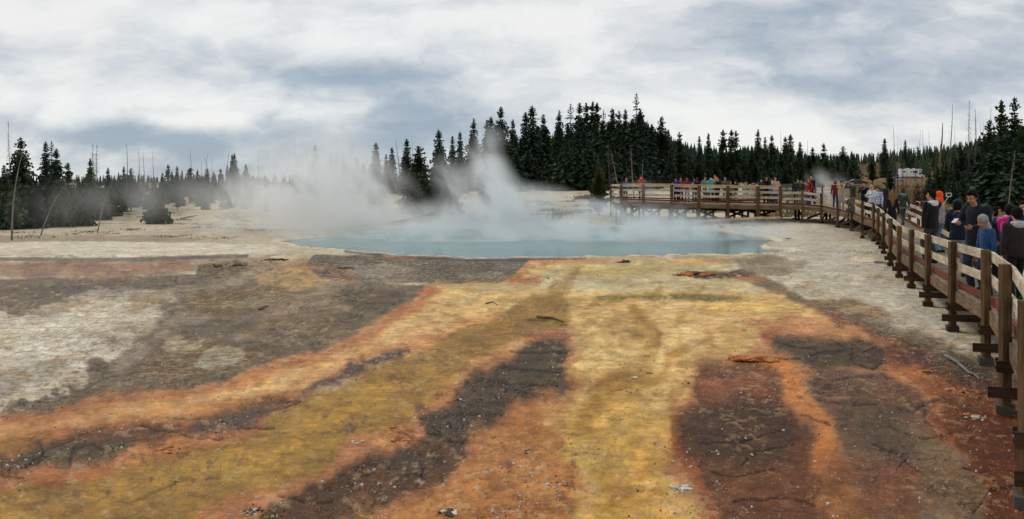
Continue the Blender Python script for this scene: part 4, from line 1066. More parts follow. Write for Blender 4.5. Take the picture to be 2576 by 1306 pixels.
DEAD = [ # kind, foot x, top x, top y, Y, words, width
 ('bleached',160,238,732,47,'grey tapering dead trunk leaning right in front of the left bushes',1.0),
 ('bleached',388,432,714,49,'grey dead trunk curving right, alone on the pale slope',.8),
 ('bleached',44,68,560,43,'tall leaning dead trunk with a white foot at the far left',.75),
 ('twiggy',50,34,485,62,'crooked bare top bending left above the tall left spruce',.5),
 ('twiggy',385,372,575,70,'left of the twin twiggy dead trees',.8),('twiggy',388,389,579,71,'right of the twin twiggy dead trees',.8),
 ('snag0',515,503,577,88,'first thin grey snag above the left tree line',1.0),('snag1',556,554,595,90,'second thin straight snag above the left tree line',.8),
 ('snag2',578,574,607,90,'third thin snag, close to the straight second one',.8),('snag3',615,614,600,92,'fourth thin snag with side twigs in the left tree line',.8),
 ('snag0',775,757,597,100,'tilted snag above the low rounded pine',.9),('snag1',795,832,613,95,'snag leaning right, crossing another in the left tree line',.8),
 ('snag2',866,820,627,96,'snag leaning left, crossing another in the left tree line',.8),('snag3',893,919,597,100,'long snag leaning right beside the double-topped spruce',.8),
 ('snag1',803,805,640,99,'short upright snag behind the crossing pair',.7),('snag0',855,844,627,103,'thin snag between the crossing pair and the long leaning one',.6),
 ('snag1',1000,995,632,115,'faint snag right of the double-topped spruce',.7),('snag2',1033,1033,610,117,'pale upright snag in the edge of the big plume',.7),
 ('snag3',1185,1180,545,118,'ghostly snag high in the big plume',.6),('snag1',1262,1252,560,120,'broken thin snag above the tall ghostly spruce',.6),
 ('snag2',1602,1585,557,118,'bare dark tilted pole in the gap right of the big plume',1.1),('snag3',1652,1651,568,116,'straight thin pole beside the olive pine',.8),
 ('bleachtwig',1640,1630,690,96,'pale twiggy fallen-looking dead tree below the olive pine',1.1),
 ('bleachtwig',2545,2520,590,74,'pale dead tree with curling limbs behind the platform corner',1.0),('bleachtwig',2575,2568,640,72,'smaller pale dead tree right of the one with curling limbs',.9),
 ('bleachtwig',2500,2440,600,76,'grey dead tree leaning left over the brush',1.0),('twiggy',2440,2435,560,78,'dark dead tree against the forest behind the brush',.9),
 ('twiggy',2450,2455,690,70,'tangle of dead grey brush left of the platform',1.9),('twiggy',2480,2490,700,71,'dead grey brush touching the platform corner',2.0),
 ('snag1',3122,3122,524,200,'thin bare pole above the platform end',.9),('snag0',3230,3229,560,220,'thin bare pole right of the broad small spruce',.9),
 ('snag2',3578,3574,501,118,'tall bare pole left of the motorhome',.75),('snag0',3592,3590,545,122,'second bare pole above the motorhome',.7),('snag3',3615,3604,556,125,'leaning thin pole above the motorhome',.6),
 ('snag1',3660,3683,520,210,'left of two close thin poles on the ridge',.7),('snag2',3693,3691,518,212,'right of two close thin poles on the ridge',.7),
 ('snag3',3722,3716,522,210,'thin pole between the close pair and the thick broken trunk',.7),
 ('broken',3760,3769,490,170,'thick broken reddish trunk with a flat top on the ridge',1.1),
 ('snag0',3803,3808,418,150,'tall straight dead pole right of the broken reddish trunk',1.0),('snag1',3815,3819,505,155,'short pole beside the tall straight one',.7),
 ('twiggy',3872,3879,399,84,'tallest twiggy dead pole, its trunk reaching down to the meadow',.55),('snag2',3898,3902,433,130,'dead pole with long side limbs right of the tallest one',1.2),
 ('snag3',3960,3966,427,100,'bare pole left of the two highest right trees',.8),('snag0',3925,3921,495,140,'thin grey pole left of the big right trees',.8),('snag2',3936,3934,490,142,'thin grey pole just right of its like beside the big right trees',.8),
 ('snag1',3348,3340,640,95,'pale dead pole rising behind the woman in maroon',.6),('snag2',3365,3355,625,96,'middle pale dead pole behind the woman in beige',.6),('snag3',3372,3358,618,97,'rightmost pale dead pole behind the woman in beige',.6),
 ('snag0',3280,3262,670,90,'thin grey leaning pole in the small steam cloud',.6),
 ('bleachtwig',3840,3800,640,90,'grey twisted dead tree leaning left in front of the dark spruces',.8),('bleachtwig',4030,4060,600,64,'pale dead limbs hanging in the dark right trees',.7),
 ('snag1',3577,3585,640,84,'dark thin trunk crossing the left end of the motorhome',.8),('snag2',3588,3592,645,84,'second dark trunk crossing the motorhome',.8),('snag3',3606,3610,640,84,'third dark trunk crossing the motorhome body',.9),
 ('snag0',3622,3628,650,85,'fourth dark trunk crossing the motorhome body',.8),('snag1',3655,3670,660,86,'dark trunk leaning right across the motorhome windows',.9),('snag3',3687,3687,665,86,'dark trunk before the motorhome bonnet',.9),
 ('snag2',3590,3672,670,83,'bare pole slanting far to the right across the motorhome',.5),('snag1',3790,3700,690,70,'bare pole slanting down right behind the selfie stick',.5),
]
SKY = [(-200,700),(0,680),(60,640),(140,660),(300,680),(420,700),(560,690),(700,700),(900,690),(1000,680),(1300,660),(1480,650),(1530,745),(1700,742),(1870,600),(1950,560),(2050,530),(2150,500),(2250,490),(2330,470),(2440,465),(2560,450),
       (2620,520),(2760,580),(2900,595),(3000,590),(3110,595),(3250,620),(3350,625),(3420,612),(3500,605),(3600,590),(3750,575),(3880,560),(3950,520),(4100,500),(4400,480)]
def skyline(x): return float(np.interp(x, [a for a, b in SKY], [b for a, b in SKY]))
def build_trees():
    protos()
    for k, x, y, Y, lab, w in HERO: plant(k, x, y, Y, lab, wscale=w, cat='bush' if 'bush' in lab and 'bushy' in k else 'tree')
    for k, bx, x, y, Y, lab, w in DEAD: plant(k, x, y, Y, lab, wscale=w, cat='dead tree', bx=bx)
    r = random.Random(99)
    def fill(n, x0, x1, Y0, Y1, kinds, lab, group, jit=(0, 60), ws=(.9, 1.3), bias=1.0):
        for i in range(n):
            x = x0+(x1-x0)*(i+r.random())/n; t = r.random(); Y = Y0+(Y1-Y0)*t
            y = skyline(x)+r.uniform(*jit)
            plant(r.choice(kinds), x, y, Y, lab, group=group, wscale=r.uniform(*ws))
    S = ['spruce0','spruce1','spruce2','spruce3','spire0','spire1']; Pn = ['pine0','pine1','pine3','spruce1','spruce3']
    fill(34, 1880, 2640, 140, 170, S, 'dark conifer packed inside the tall main forest behind the steam and platform', 'dark conifers packed in the tall main forest', (0, 60), (1.2, 1.7))
    fill(26, 1900, 2650, 125, 140, S, 'dark conifer packed inside the tall main forest behind the steam and platform', 'dark conifers packed in the tall main forest', (70, 170), (1.3, 1.9))
    fill(34, 2600, 3420, 180, 240, Pn, 'dark conifer in the lower forest wall above the viewing platform and curve', 'dark conifers in the lower forest wall', (0, 50), (1.2, 1.6))
    fill(24, 2620, 3380, 125, 165, Pn, 'dark conifer in the lower forest wall above the viewing platform and curve', 'dark conifers in the lower forest wall', (50, 105), (1.3, 1.8))
    fill(46, 3380, 4140, 320, 420, ['far0','far1','far2'], 'small far conifer on the low ridge behind the motorhome', 'small far conifers on the ridge', (0, 45), (1.3, 1.9))
    fill(14, 3740, 4140, 180, 230, Pn, 'dark conifer below the ridge behind the motorhome and visitors', 'dark conifers below the ridge', (35, 90), (1.2, 1.6))
    fill(14, 3700, 4160, 88, 120, Pn, 'dark conifer standing in the meadow edge at right behind the visitors', 'dark conifers at the right meadow edge', (90, 170), (1.2, 1.6))
    fill(18, -60, 460, 66, 90, ['pine0','pine3','spruce1','spruce0','spire1'], 'dark conifer crowded in the left clump behind the leaning trunks', 'dark conifers in the left clump', (10, 120), (.9, 1.3))
    fill(32, 440, 1020, 96, 130, ['pine0','spire0','spruce1','spruce0','spruce4'], 'conifer in the low hazy tree line left of the big plume', 'conifers of the low hazy tree line', (-30, 35), (.9, 1.2))
    fill(26, 440, 1020, 84, 100, ['pine0','pine3','spruce1','spruce0','spruce4'], 'conifer in the low hazy tree line left of the big plume', 'conifers of the low hazy tree line', (10, 85), (.9, 1.3))
    fill(20, 980, 1490, 118, 150, ['spruce0','spruce1','spire1'], 'ghostly conifer hidden in the big steam plume', 'conifers hidden in the big plume', (10, 60), (1.1, 1.5))
    fill(16, 1450, 1900, 150, 200, ['far0','far1','far2'], 'far small conifer seen low in the gap right of the big plume', 'far small conifers in the gap', (-10, 15), (1.5, 2.2))
    for nm, n, x0, x1, Y0, Y1, off, lab in (('far_forest', 420, -300, 1900, 230, 330, (-4, 14), 0), ('far_forest', 420, 2560, 3420, 235, 270, (-16, 22), 1), ('far_forest', 620, 3380, 4500, 335, 430, (-2, 40), 2), ('far_forest', 240, 3570, 4500, 300, 334, (30, 90), 3), ('far_forest', 160, 1900, 2640, 195, 225, (20, 90), 4)):
        V = []; Fc = []
        for i in range(n):
            x = r.uniform(x0, x1); Y = r.uniform(Y0, Y1); X_ = px2u(x)*Y; z0 = gz(X_, Y)-.2
            ty = (698 if nm and lab == 0 else skyline(x))+r.uniform(*off); H = max(1.5, CH-(ty/4-HY)/F*Y-z0)
            a0 = r.uniform(0, 6.28); wd = H*r.uniform(.13, .2); tiers = 7
            for k in range(tiers):
                zb = z0+H*(k/tiers*.93); zt = zb+H*.30*(1-k/tiers*.45); rr = wd*(1-k/tiers)**.8*r.uniform(.8, 1.15)+.08
                m = len(V); nn_ = 7
                for j in range(nn_):
                    a = a0+6.283*j/nn_+r.uniform(-.25,.25); q = rr*(1 if j % 2 else .62)*r.uniform(.85, 1.2); V.append((X_+math.cos(a)*q, Y+math.sin(a)*q, zb-r.uniform(0, .12)*rr))
                V.append((X_, Y, min(zt, z0+H)))
                for j in range(nn_): Fc.append((m+j, m+(j+1) % nn_, m+nn_))
        tag(mesh_obj(nm, V, Fc, T['spruce']), kind='stuff')
    # low growth as stuff
    tufts('meadow_grass', 9000, lambda: (r.uniform(.27, .60), r.uniform(62, 150)), (.10,.34), (.16,.115,.045), (.25,.18,.07))
    tufts('bank_grass', 1600, lambda: (r.gauss(-.05, .05), r.gauss(63, 4)), (.08,.28), (.14,.11,.05), (.22,.17,.08), lo=57.5)
    tufts('slope_grass', 1500, lambda: (r.uniform(-.56, -.2), r.uniform(44, 85)), (.04,.14), (.11,.10,.05), (.2,.17,.1), clump=True)
    tufts('ground_cover', 420, lambda: (r.uniform(.18, .48), r.uniform(30, 56)), (.03,.09), (.035,.04,.02), (.10,.08,.05), clump=True, lo=30)
    tufts('bank_scrub', 500, lambda: (r.uniform(.02, .13), r.uniform(68, 110)), (.1,.4), (.05,.045,.02), (.14,.11,.06), clump=True)
def tufts(name, n, f, hr, c1, c2, clump=False, lo=0):
    r = random.Random(len(name)*7+n); V = []; Fc = []
    bw = [(p.x, p.y) for p in FW]
    cl = [f() for _ in range(max(8, n//28))]
    for i in range(n):
        u, Y = f() if not clump else cl[r.randrange(len(cl))]
        if clump: u += r.gauss(0, .35)/Y*1.6; Y += r.gauss(0, .55)
        if Y < lo: continue
        X_ = u*Y
        if 44 < Y < 60 and 5 < X_ < 23 and name == 'meadow_grass': continue
        if Y < 59 and sdist(np.array([X_]), np.array([Y]), POOLW)[0] > -.6: continue
        z = gz(X_, Y)-.02; H = r.uniform(*hr)
        for k in range(6):
            a = r.uniform(0, 6.28); b = Vector((X_+r.gauss(0, .10), Y+r.gauss(0, .10), z)); w = H*.09+.012
            t = b+Vector((math.cos(a)*H*.45, math.sin(a)*H*.45, H*r.uniform(.6, 1.1)))
            m = len(V); d = Vector((-math.sin(a), math.cos(a), 0))*w
            V += [b-d, b+d, t]; Fc.append((m, m+1, m+2))
    mat, nt, bs = newmat(name); geo = nt.nodes.new('ShaderNodeNewGeometry')
    c = mixc(nt, nz(nt, geo.outputs['Position'], .6, 4, .7).step(.35, .65), c1, c2)
    nt.links.new(c, bs.inputs['Base Color']); bs.inputs['Roughness'].default_value = .9
    o = mesh_obj(name, V, Fc, mat); tag(o, kind='stuff')
# ------------------------------------------------------------------ people
SKIN = plain('skin', lin((196,150,122)), .6, .06, 8, spec=.35)
DARKM = plain('eye_dark', (.012,.01,.01), .3, 0)
LIP = plain('lips', lin((150,84,74)), .5, 0)
SOLE = plain('shoe_dark', (.02,.02,.022), .6, .2)
FAB = {}
def fab(c, rough=.9):
    k = tuple(c)
    if k not in FAB:
        m, nt, bs = newmat('cloth')
        tc = nt.nodes.new('ShaderNodeTexCoord')
        n = nz(nt, tc.outputs['Object'], 7, 4, .6); n2 = nz(nt, comb(nt, *[a for a in xyz(nt, tc.outputs['Object'])]), 18, 3, .6, 1.0)
        g = n.step(.3, .7, .8, 1.16); cc = mixc(nt, 1.0, lin(c), comb(nt, g, g, g), 'MULTIPLY')
        nt.links.new(cc, bs.inputs['Base Color']); bs.inputs['Roughness'].default_value = rough
        bs.inputs['Specular IOR Level'].default_value = .25; bs.inputs['Sheen Weight'].default_value = .08
        bump(nt, bs, n2, .8, .025); FAB[k] = m
    return FAB[k]
def patterned(name, c1, c2, sx, sy, dots=False):
    m, nt, bs = newmat(name); tc = nt.nodes.new('ShaderNodeTexCoord'); x, y, z = xyz(nt, tc.outputs['Object'])
    if dots: f = nz(nt, tc.outputs['Object'], sx, 2).step(.52, .56)
    else:
        a = (x*sx)._m('SINE').step(.35, .5); b = (z*sy)._m('SINE').step(.35, .5); f = a.mx(b)
    nt.links.new(mixc(nt, f, lin(c1), lin(c2)), bs.inputs['Base Color']); bs.inputs['Roughness'].default_value = .9
    return m
def hairm(c):
    k = ('h',)+tuple(c)
    if k not in FAB:
        m, nt, bs = newmat('hair'); tc = nt.nodes.new('ShaderNodeTexCoord'); x, y, z = xyz(nt, tc.outputs['Object'])
        n = nz(nt, comb(nt, x*60, y*60, z*6), 1, 3); nt.links.new(mixc(nt, n, tuple(v*.6 for v in lin(c)), tuple(v*1.3 for v in lin(c))), bs.inputs['Base Color'])
        bs.inputs['Roughness'].default_value = .75; bs.inputs['Specular IOR Level'].default_value = .12; FAB[k] = m
    return FAB[k]
def ell(mb, c, r, rot=None, n=12, m=8):
    c = Vector(c); base = len(mb.v); rot = rot or Matrix.Identity(3)
    for i in range(m+1):
        t = math.pi*i/m
        for j in range(n):
            a = 2*math.pi*j/n
            mb.v.append(tuple(c+rot@Vector((r[0]*math.sin(t)*math.cos(a), r[1]*math.sin(t)*math.sin(a), r[2]*math.cos(t)))))
    for i in range(m):
        for j in range(n):
            j2 = (j+1) % n; mb.f.append((base+i*n+j, base+(i+1)*n+j, base+(i+1)*n+j2, base+i*n+j2))
def limb(mb, pts, rs, n=10):
    """tapered limb with round ends"""
    pts = [Vector(p) for p in pts]
    mb.tube(pts, rs, n)
    for p, r in zip(pts, rs):
        q = r if isinstance(r, (tuple, list)) else (r, r); ell(mb, p, (q[0], q[0], q[0]), n=8, m=6)
def loft(mb, secs, n=16):
    """closed body of horizontal ellipses: (x, y, z, rx, ry)"""
    base = len(mb.v)
    for (x, y, z, rx, ry) in secs:
        for k in range(n):
            t = 2*math.pi*k/n; mb.v.append((x+rx*math.cos(t), y+ry*math.sin(t), z))
    for i in range(len(secs)-1):
        for k in range(n):
            k2 = (k+1) % n; mb.f.append((base+i*n+k, base+i*n+k2, base+(i+1)*n+k2, base+(i+1)*n+k))
    mb.f.append(tuple(base+k for k in range(n-1, -1, -1))); mb.f.append(tuple(base+(len(secs)-1)*n+k for k in range(n)))
def fuse(mb, name, mat, parent, vox, smooth=2, wrinkle=0):
    """one continuous skin round everything in mb"""
    me = bpy.data.meshes.new(name); me.from_pydata(mb.v, [], mb.f); me.update()
    tmp = bpy.data.objects.new('tmp', me); COL.objects.link(tmp)
    bm = bmesh.new(); bm.from_mesh(me); bmesh.ops.recalc_face_normals(bm, faces=bm.faces[:]); bm.to_mesh(me); bm.free()
    r = tmp.modifiers.new('r', 'REMESH'); r.mode = 'VOXEL'; r.voxel_size = vox; r.use_smooth_shade = True
    if smooth: s = tmp.modifiers.new('s', 'SMOOTH'); s.iterations = smooth; s.factor = .5
    dg = bpy.context.evaluated_depsgraph_get(); dg.update()
    m2 = bpy.data.meshes.new_from_object(tmp.evaluated_get(dg)); m2.name = name
    COL.objects.unlink(tmp); bpy.data.objects.remove(tmp); bpy.data.meshes.remove(me)
    m2.materials.clear(); m2.materials.append(mat)
    m2.polygons.foreach_set('use_smooth', [True]*len(m2.polygons))
    o = bpy.data.objects.new(name, m2); link(o, parent); return o
def split_islands(o):
    bm = bmesh.new(); bm.from_mesh(o.data); bm.faces.ensure_lookup_table(); seen = set(); parts = []
    for f in bm.faces:
        if f.index in seen: continue
        st = [f]; seen.add(f.index); isl = []
        while st:
            g = st.pop(); isl.append(g)
            for e in g.edges:
                for h in e.link_faces:
                    if h.index not in seen: seen.add(h.index); st.append(h)
        parts.append(isl)
    if len(parts) > 1:
        par = o.parent; mat = o.data.materials[0]; nm = o.name.split('.')[0]
        for isl in parts:
            if len(isl) < 6: continue
            ix = {}; V = []; Fs = []
            for g in isl:
                fs = []
                for v in g.verts:
                    if v.index not in ix: ix[v.index] = len(V); V.append(v.co[:])
                    fs.append(ix[v.index])
                Fs.append(tuple(fs))
            mesh_obj(nm, V, Fs, mat, par, smooth=True)
        bpy.data.objects.remove(o)
    bm.free()
def ik(a, b, l1, l2, hint):
    """elbow/knee position between a and b"""
    a = Vector(a); b = Vector(b); d = b-a; L = min(d.length, (l1+l2)*.999); u = d.normalized()
    x = (l1*l1-l2*l2+L*L)/(2*L); h = math.sqrt(max(0, l1*l1-x*x)); hn = Vector(hint)-u*Vector(hint).dot(u)
    hn.normalize(); return a+u*x+hn*h, a+u*L
PEOPLE = []
def hand(mb, w, dirv, palm, side, curl=.5, s=1.0):
    """palm and five fingers from wrist w, pointing along dirv, palm facing palm"""
    d = Vector(dirv).normalized(); p = Vector(palm); p = (p-d*p.dot(d)).normalized(); c = d.cross(p)*side
    rot = Matrix((c, p, d)).transposed()
    ell(mb, w+d*.045*s, (.040*s, .017*s, .052*s), rot, 10, 8)
    for i, (o, L) in enumerate(((-.030, .062), (-.010, .074), (.010, .070), (.029, .056))):
        b = w+d*.085*s+c*o*s; k = curl*(1+.12*i)
        m1 = b+(d*math.cos(k*.6)+p*math.sin(k*.6))*L*.5*s; m2 = m1+(d*math.cos(k*1.5)+p*math.sin(k*1.5))*L*.5*s
        limb(mb, [b-d*.02*s, m1, m2], [.0095*s, .0088*s, .0078*s], 6)
    b = w+d*.025*s-c*.034*s; m1 = b+(d*.6-c*.6+p*.4)*.034*s; m2 = m1+(d*.85-c*.1+p*.5)*.030*s
    limb(mb, [b, m1, m2], [.013*s, .011*s, .009*s], 6)
def person(x, head, feet, face, pose, top, legs, hair, label, style='short', vox=.014, build=1.0, hood=None, hat=None, female=False,
           Y=None, drop=None, zbase=None, coat=0, group=None, turn=0, nod=0, glasses=None, collar=None, shoes=None, skin=None, skirt=None, child=False, extras=None, dx=0, layer=None):
    """face: heading in degrees, 0 looks towards the camera, 90 looks to picture right, 180 away"""
    if Y is None:
        Y = 40.
        for _ in range(30): Y = 3600*(drop if drop else deck_drop(Y))/(feet-730)
    z0 = CH-(feet/4-HY)/F*Y if zbase is None else zbase
    X_ = px2u(x)*Y+dx; H = (feet-head)/3600*Y; s = H/1.75
    root = empty('person', (X_, Y, z0), R(face), label, 'person', group); root.scale = (s, s, s)
    if isinstance(top, (tuple, list)): top = fab(top)
    if isinstance(legs, (tuple, list)): legs = fab(legs)
    skm = skin or SKIN
    W = build; fem = .93 if female else 1.0
    big = 1.12 if child else 1.0
    # skeleton -------------------------------------------------
    lean = {'lean': .20, 'photo': .03}.get(pose, 0.0)
    hipz = .92; hip = Vector((0, .0, hipz)); chest = Vector((0, -lean*.6, 1.30)); neck = Vector((0, -lean-.005, 1.475))
    hc = neck+Vector((0, -.02-.10*nod-(.03 if lean else 0), .155-.02*nod))
    shl = [Vector((sx*.185*fem*W, -lean+.01, 1.415)) for sx in (-1, 1)]
    fx = .10
    feetp = [Vector((-fx, 0, .075)), Vector((fx, 0, .075))]
    if pose == 'walk': feetp = [Vector((-fx*.6, -.20, .075)), Vector((fx*.6, .24, .13))]
    elif pose in ('stride',): feetp = [Vector((-fx*.7, -.26, .075)), Vector((fx*.7, .30, .15))]
    else: feetp[rnd.randrange(2)].y += rnd.uniform(-.10, .05)
    W0 = {'stand': [(-.27, -.03, .80), (.27, -.03, .80)], 'walk': [(-.25, .14, .84), (.25, -.18, .86)], 'stride': [(-.26, .2, .86), (.26, -.22, .88)],
          'photo': [(-.085, -.30, 1.56), (.085, -.30, 1.56)], 'chestphoto': [(-.08, -.30, 1.38), (.09, -.30, 1.38)],
          'phone': [(-.13, -.33, 1.20), (.07, -.30, 1.12)], 'phoneL': [(-.16, -.36, 1.30), (.27, -.03, .82)], 'phoneR': [(-.27, -.03, .82), (.16, -.36, 1.24)],
          'crossed': [(.12, -.19, 1.16), (-.12, -.21, 1.13)], 'lean': [(-.10, -.60, 1.06), (.10, -.60, 1.06)], 'pocket': [(-.20, -.13, .98), (.20, -.13, .98)],
          'mouth': [(-.03, -.20, 1.50), (.12, -.24, 1.22)], 'rail': [(-.3, -.3, 1.02), (.3, -.3, 1.02)], 'selfie': [(-.25, -.05, .82), (.28, -.42, 1.42)],
          'hold': [(-.10, -.36, 1.16), (.14, -.30, 1.10)], 'point': [(-.25,-.03,.82), (.2,-.58,1.45)]}[pose]
    wr = [Vector(v) for v in W0]
    if pose != 'lean':
        for v in wr: v.y -= lean
    arms = []
    for k in (0, 1):
        sx = (-1, 1)[k]
        e, w = ik(shl[k], wr[k], .295, .265, (sx*.75, .35, -.85)); arms.append((shl[k], e, w))
    # bare body: one continuous mesh --------------------------------------------------
    mb = MB()
    loft(mb, [(0, 0, .84, .145*W, .10), (0, 0, .93, .165*W, .11), (0, -lean*.2, 1.06, .135*W*fem, .095), (0, -lean*.55, 1.25, .155*W*fem, .105), (0, -lean*.9, 1.38, .165*W*fem, .095), (0, -lean, 1.44, .10*W, .07), (0, -lean, 1.47, .06, .055)])
    limb(mb, [neck+Vector((0,.01,-.05)), hc+Vector((0,.012,-.07))], [.056*fem, .052*fem])
    rot = Matrix.Rotation(R(turn), 3, 'Z') @ Matrix.Rotation(.5*nod, 3, 'X')
    def hp(v): return hc+rot@(Vector(v)*big)
    def he(v, r, m_=mb): ell(m_, hp(v), tuple(q*big for q in r), rot)
    he((0, .012, .025), (.077, .094, .100)); he((0, -.018, -.045), (.058, .070, .070)); he((0, -.058, -.092), (.026, .026, .020))
    he((0, -.098, -.022), (.012, .020, .022)); he((0, -.085, .004), (.009, .016, .03)); he((-.03,-.072,-.03), (.024,.02,.022)); he((.03,-.072,-.03), (.024,.02,.022)); he((0,-.082,-.062),(.024,.012,.012))
    for sx in (-1, 1): he((sx*.078, .012, -.012), (.010, .020, .030))
    for k, (a, e, w) in enumerate(arms):
        sx = (-1, 1)[k]; limb(mb, [a, e, w], [.046*W, .038*W, .026])
        fd = (w-e).normalized()
        pd = Vector((-sx*.9, .1, 0)) if pose in ('stand','walk','stride','pocket') else (Vector((0, -.9, -.3)) if pose == 'lean' else Vector((-sx*.5, .35, .55)) if pose in ('phone','hold','phoneL','phoneR') else Vector((0, -.3, -1)))
        if pose == 'photo' or pose == 'chestphoto': fd = (fd+Vector((-sx*.8, 0, .5))).normalized(); pd = Vector((0, -1, 0))
        if pose == 'lean': fd = Vector((-sx*.75, -.4, -.35)).normalized(); pd = Vector((0,0,-1))
        hand(mb, w, fd, pd, sx, .9 if pose in ('phone','hold','photo','phoneL','phoneR','lean') else .45, 1.0)
    fz = []
    for k, f in enumerate(feetp):
        sx = (-1, 1)[k]; h = Vector((sx*.088, 0, .90)); kn, an = ik(h, f, .43, .43, (sx*.08, -1, 0)); fz.append((h, kn, an))
        limb(mb, [h, kn, an], [.075*W, .052, .036]); limb(mb, [an+Vector((0,.02,-.035)), an+Vector((0,-.13,-.045))], [.034, .026])
    body = fuse(mb, 'body', skm, root, vox*.62 if vox < .02 else vox*.8, 1)
    # eyes and mouth
    if vox < .03:
        if glasses == 'sun':
            e = MB()
            for sx in (-1, 1): ell(e, hp((sx*.030, -.094, .006)), (.032, .006, .018), rot, 10, 6)
            for sx in (-1, 1): e.tube([hp((sx*.056, -.088, .01)), hp((sx*.08, .0, .008))], [.005, .003], 5)
            e.build('sunglasses', DARKM, root, True)
        else:
            for sx in (-1, 1): e = MB(); ell(e, hp((sx*.030, -.083, .006)), (.011, .006, .006), rot, 8, 6); e.build('eye', DARKM, root, True)
        l = MB(); ell(l, hp((0, -.090, -.060)), (.021, .008, .006), rot, 8, 6); l.build('mouth', LIP, root, True)
        for sx in (-1, 1):
            b = MB(); b.tube([hp((sx*.014, -.090, .026)), hp((sx*.044, -.078, .026))], [.0045, .003], 5)
            b.build('eyebrow', hairm(hair), root)
    # trousers ------------------------------------------------------------------------
    t = MB(); fitL = .012 if style in ('long',) or female else .024
    loft(t, [(0, .005, .80, .10*W, .09), (0, .01, .86, .175*W, .125), (0, .005, .94, .172*W, .125), (0, 0, 1.03, .150*W, .112)])
    for (h, kn, an) in fz: limb(t, [h+Vector((0,.01,0)), h.lerp(kn, .5)+Vector((0,.008,0)), kn, kn.lerp(an, .45)+Vector((0,.016,0)), an+Vector((0,0,.0))], [.088*W, .078*W+fitL*.3, .055+fitL, .050+fitL, .042+fitL])
    fuse(t, 'trousers', legs, root, vox, 2)
    # shoes
    for (h, kn, an) in fz:
        q = MB(); limb(q, [an+Vector((0,.035,-.03)), an+Vector((0,-.05,-.035)), an+Vector((0,-.155,-.043))], [.046, .046, .036]); q.v = [(a, b, max(c, .0 if an.z < .1 else c)) for a, b, c in q.v]
        fuse(q, 'shoe', shoes or SOLE, root, max(vox*.8, .01), 1)
    # jacket / top --------------------------------------------------------------------
    hem = .84 if not coat else .62
    j = MB(); k = .022
    secs = [(0, .003, hem, .178*W*(1.08 if coat else 1), .135), (0, 0, .95, .176*W, .135), (0, -lean*.2, 1.07, .158*W*fem, .122), (0, -lean*.5, 1.22, .176*W*fem, .130), (0, -lean*.85, 1.34, .192*W*fem, .126), (0, -lean*.98, 1.415, .165*W*fem, .100), (0, -lean, 1.46, .085*W, .074), (0, -lean, 1.485, .068, .066)]
    if pose == 'lean': secs = [(a, b*1.0, c, d, e_) for a, b, c, d, e_ in secs]
    loft(j, secs)
    for (a, e_, w) in arms: limb(j, [a, a.lerp(e_, .5), e_, e_.lerp(w, .5), w-(w-e_).normalized()*.012], [.068*W, .060*W, .055*W, .048*W, .038])
    if female: ell(j, (-.07, -.11-lean*.6, 1.27), (.065, .05, .06)); ell(j, (.07, -.11-lean*.6, 1.27), (.065, .05, .06))
    if collar: 
        limb(j, [neck+Vector((0,.0,-.02)), neck+Vector((0,-.002,.03))], [.074, .068])
    if hood == 'down':
        pass
    fuse(j, 'jacket', top, root, vox, 2)
    if hood:
        hm, mode = hood
        hm = fab(hm) if isinstance(hm, (tuple, list)) else hm
        g = MB()
        if mode == 'down':
            ell(g, (0, .085-lean, 1.435), (.125, .055, .075), Matrix.Rotation(-.35, 3, 'X')); limb(g, [(-.10,-.02-lean,1.47),(-.11,.05-lean,1.475),(0,.11-lean,1.48),(.11,.05-lean,1.475),(.10,-.02-lean,1.47)], [.022,.034,.04,.034,.022], 8)
            fuse(g, 'hood', hm, root, vox, 1)
        else:
            ell(g, hp((0, .028, .03)), (.098*big, .112*big, .118*big), rot); limb(g, [hp((0,.05,-.06)), neck+Vector((0,.03,-.03))], [.088, .10])
            o = fuse(g, 'hood', hm, root, vox, 1)
            bm = bmesh.new(); bm.from_mesh(o.data); inv = rot.inverted()
            dele = [v for v in bm.verts if (inv@(v.co-hc)).y/big < -.052 and abs((inv@(v.co-hc)).x) < .068*big and -.13 < (inv@(v.co-hc)).z/big < .085]
            bmesh.ops.delete(bm, geom=dele, context='VERTS'); bm.to_mesh(o.data); bm.free()
    # hair ---------------------------------------------------------------------------
    if hair and not (hood and hood[1] == 'up'):
        g = MB()
        def hx(v, r): ell(g, hp(v), tuple(q*big for q in r), rot)
        hx((0, .030, .045), (.088, .100, .096)); hx((0, .062, .00), (.082, .066, .090)); hx((0, -.045, .098), (.062, .045, .030))
        if style == 'short':
            hx((.0, .07, -.03), (.066, .045, .055)); hx((-.076, .02, .01), (.016, .035, .045)); hx((.076, .02, .01), (.016, .035, .045)); hx((.02,-.02,.125), (.05,.06,.025))
        elif style == 'bob':
            for sx in (-1, 1): hx((sx*.072, .02, -.04), (.032, .055, .085))
            hx((0, .075, -.05), (.080, .045, .085))
        elif style in ('long', 'curly'):
            kx = 1.25 if style == 'curly' else 1
            for sx in (-1, 1):
                limb(g, [hp((sx*.070, .02, .02)), hp((sx*.085*kx, .03, -.09)), neck+Vector((sx*.105*kx, .03, -.10)), neck+Vector((sx*.09*kx, .05, -.24))], [.036, .042*kx, .042*kx, .022])
            limb(g, [hp((0, .08, .0)), hp((0, .095, -.10)), neck+Vector((0, .115, -.12)), neck+Vector((0, .12, -.30))], [.07, (.075*kx), (.075*kx), .035])
            if style == 'curly':
                for _ in range(10): ell(g, hp((rnd.uniform(-.1,.1), rnd.uniform(.03,.11), rnd.uniform(-.16,.10))), (.035,.035,.035))
        elif style == 'pony':
            hx((0, .11, .02), (.035, .035, .035)); limb(g, [hp((0,.115,.02)), hp((0,.16,-.05)), hp((0,.15,-.17))], [.022,.03,.012])
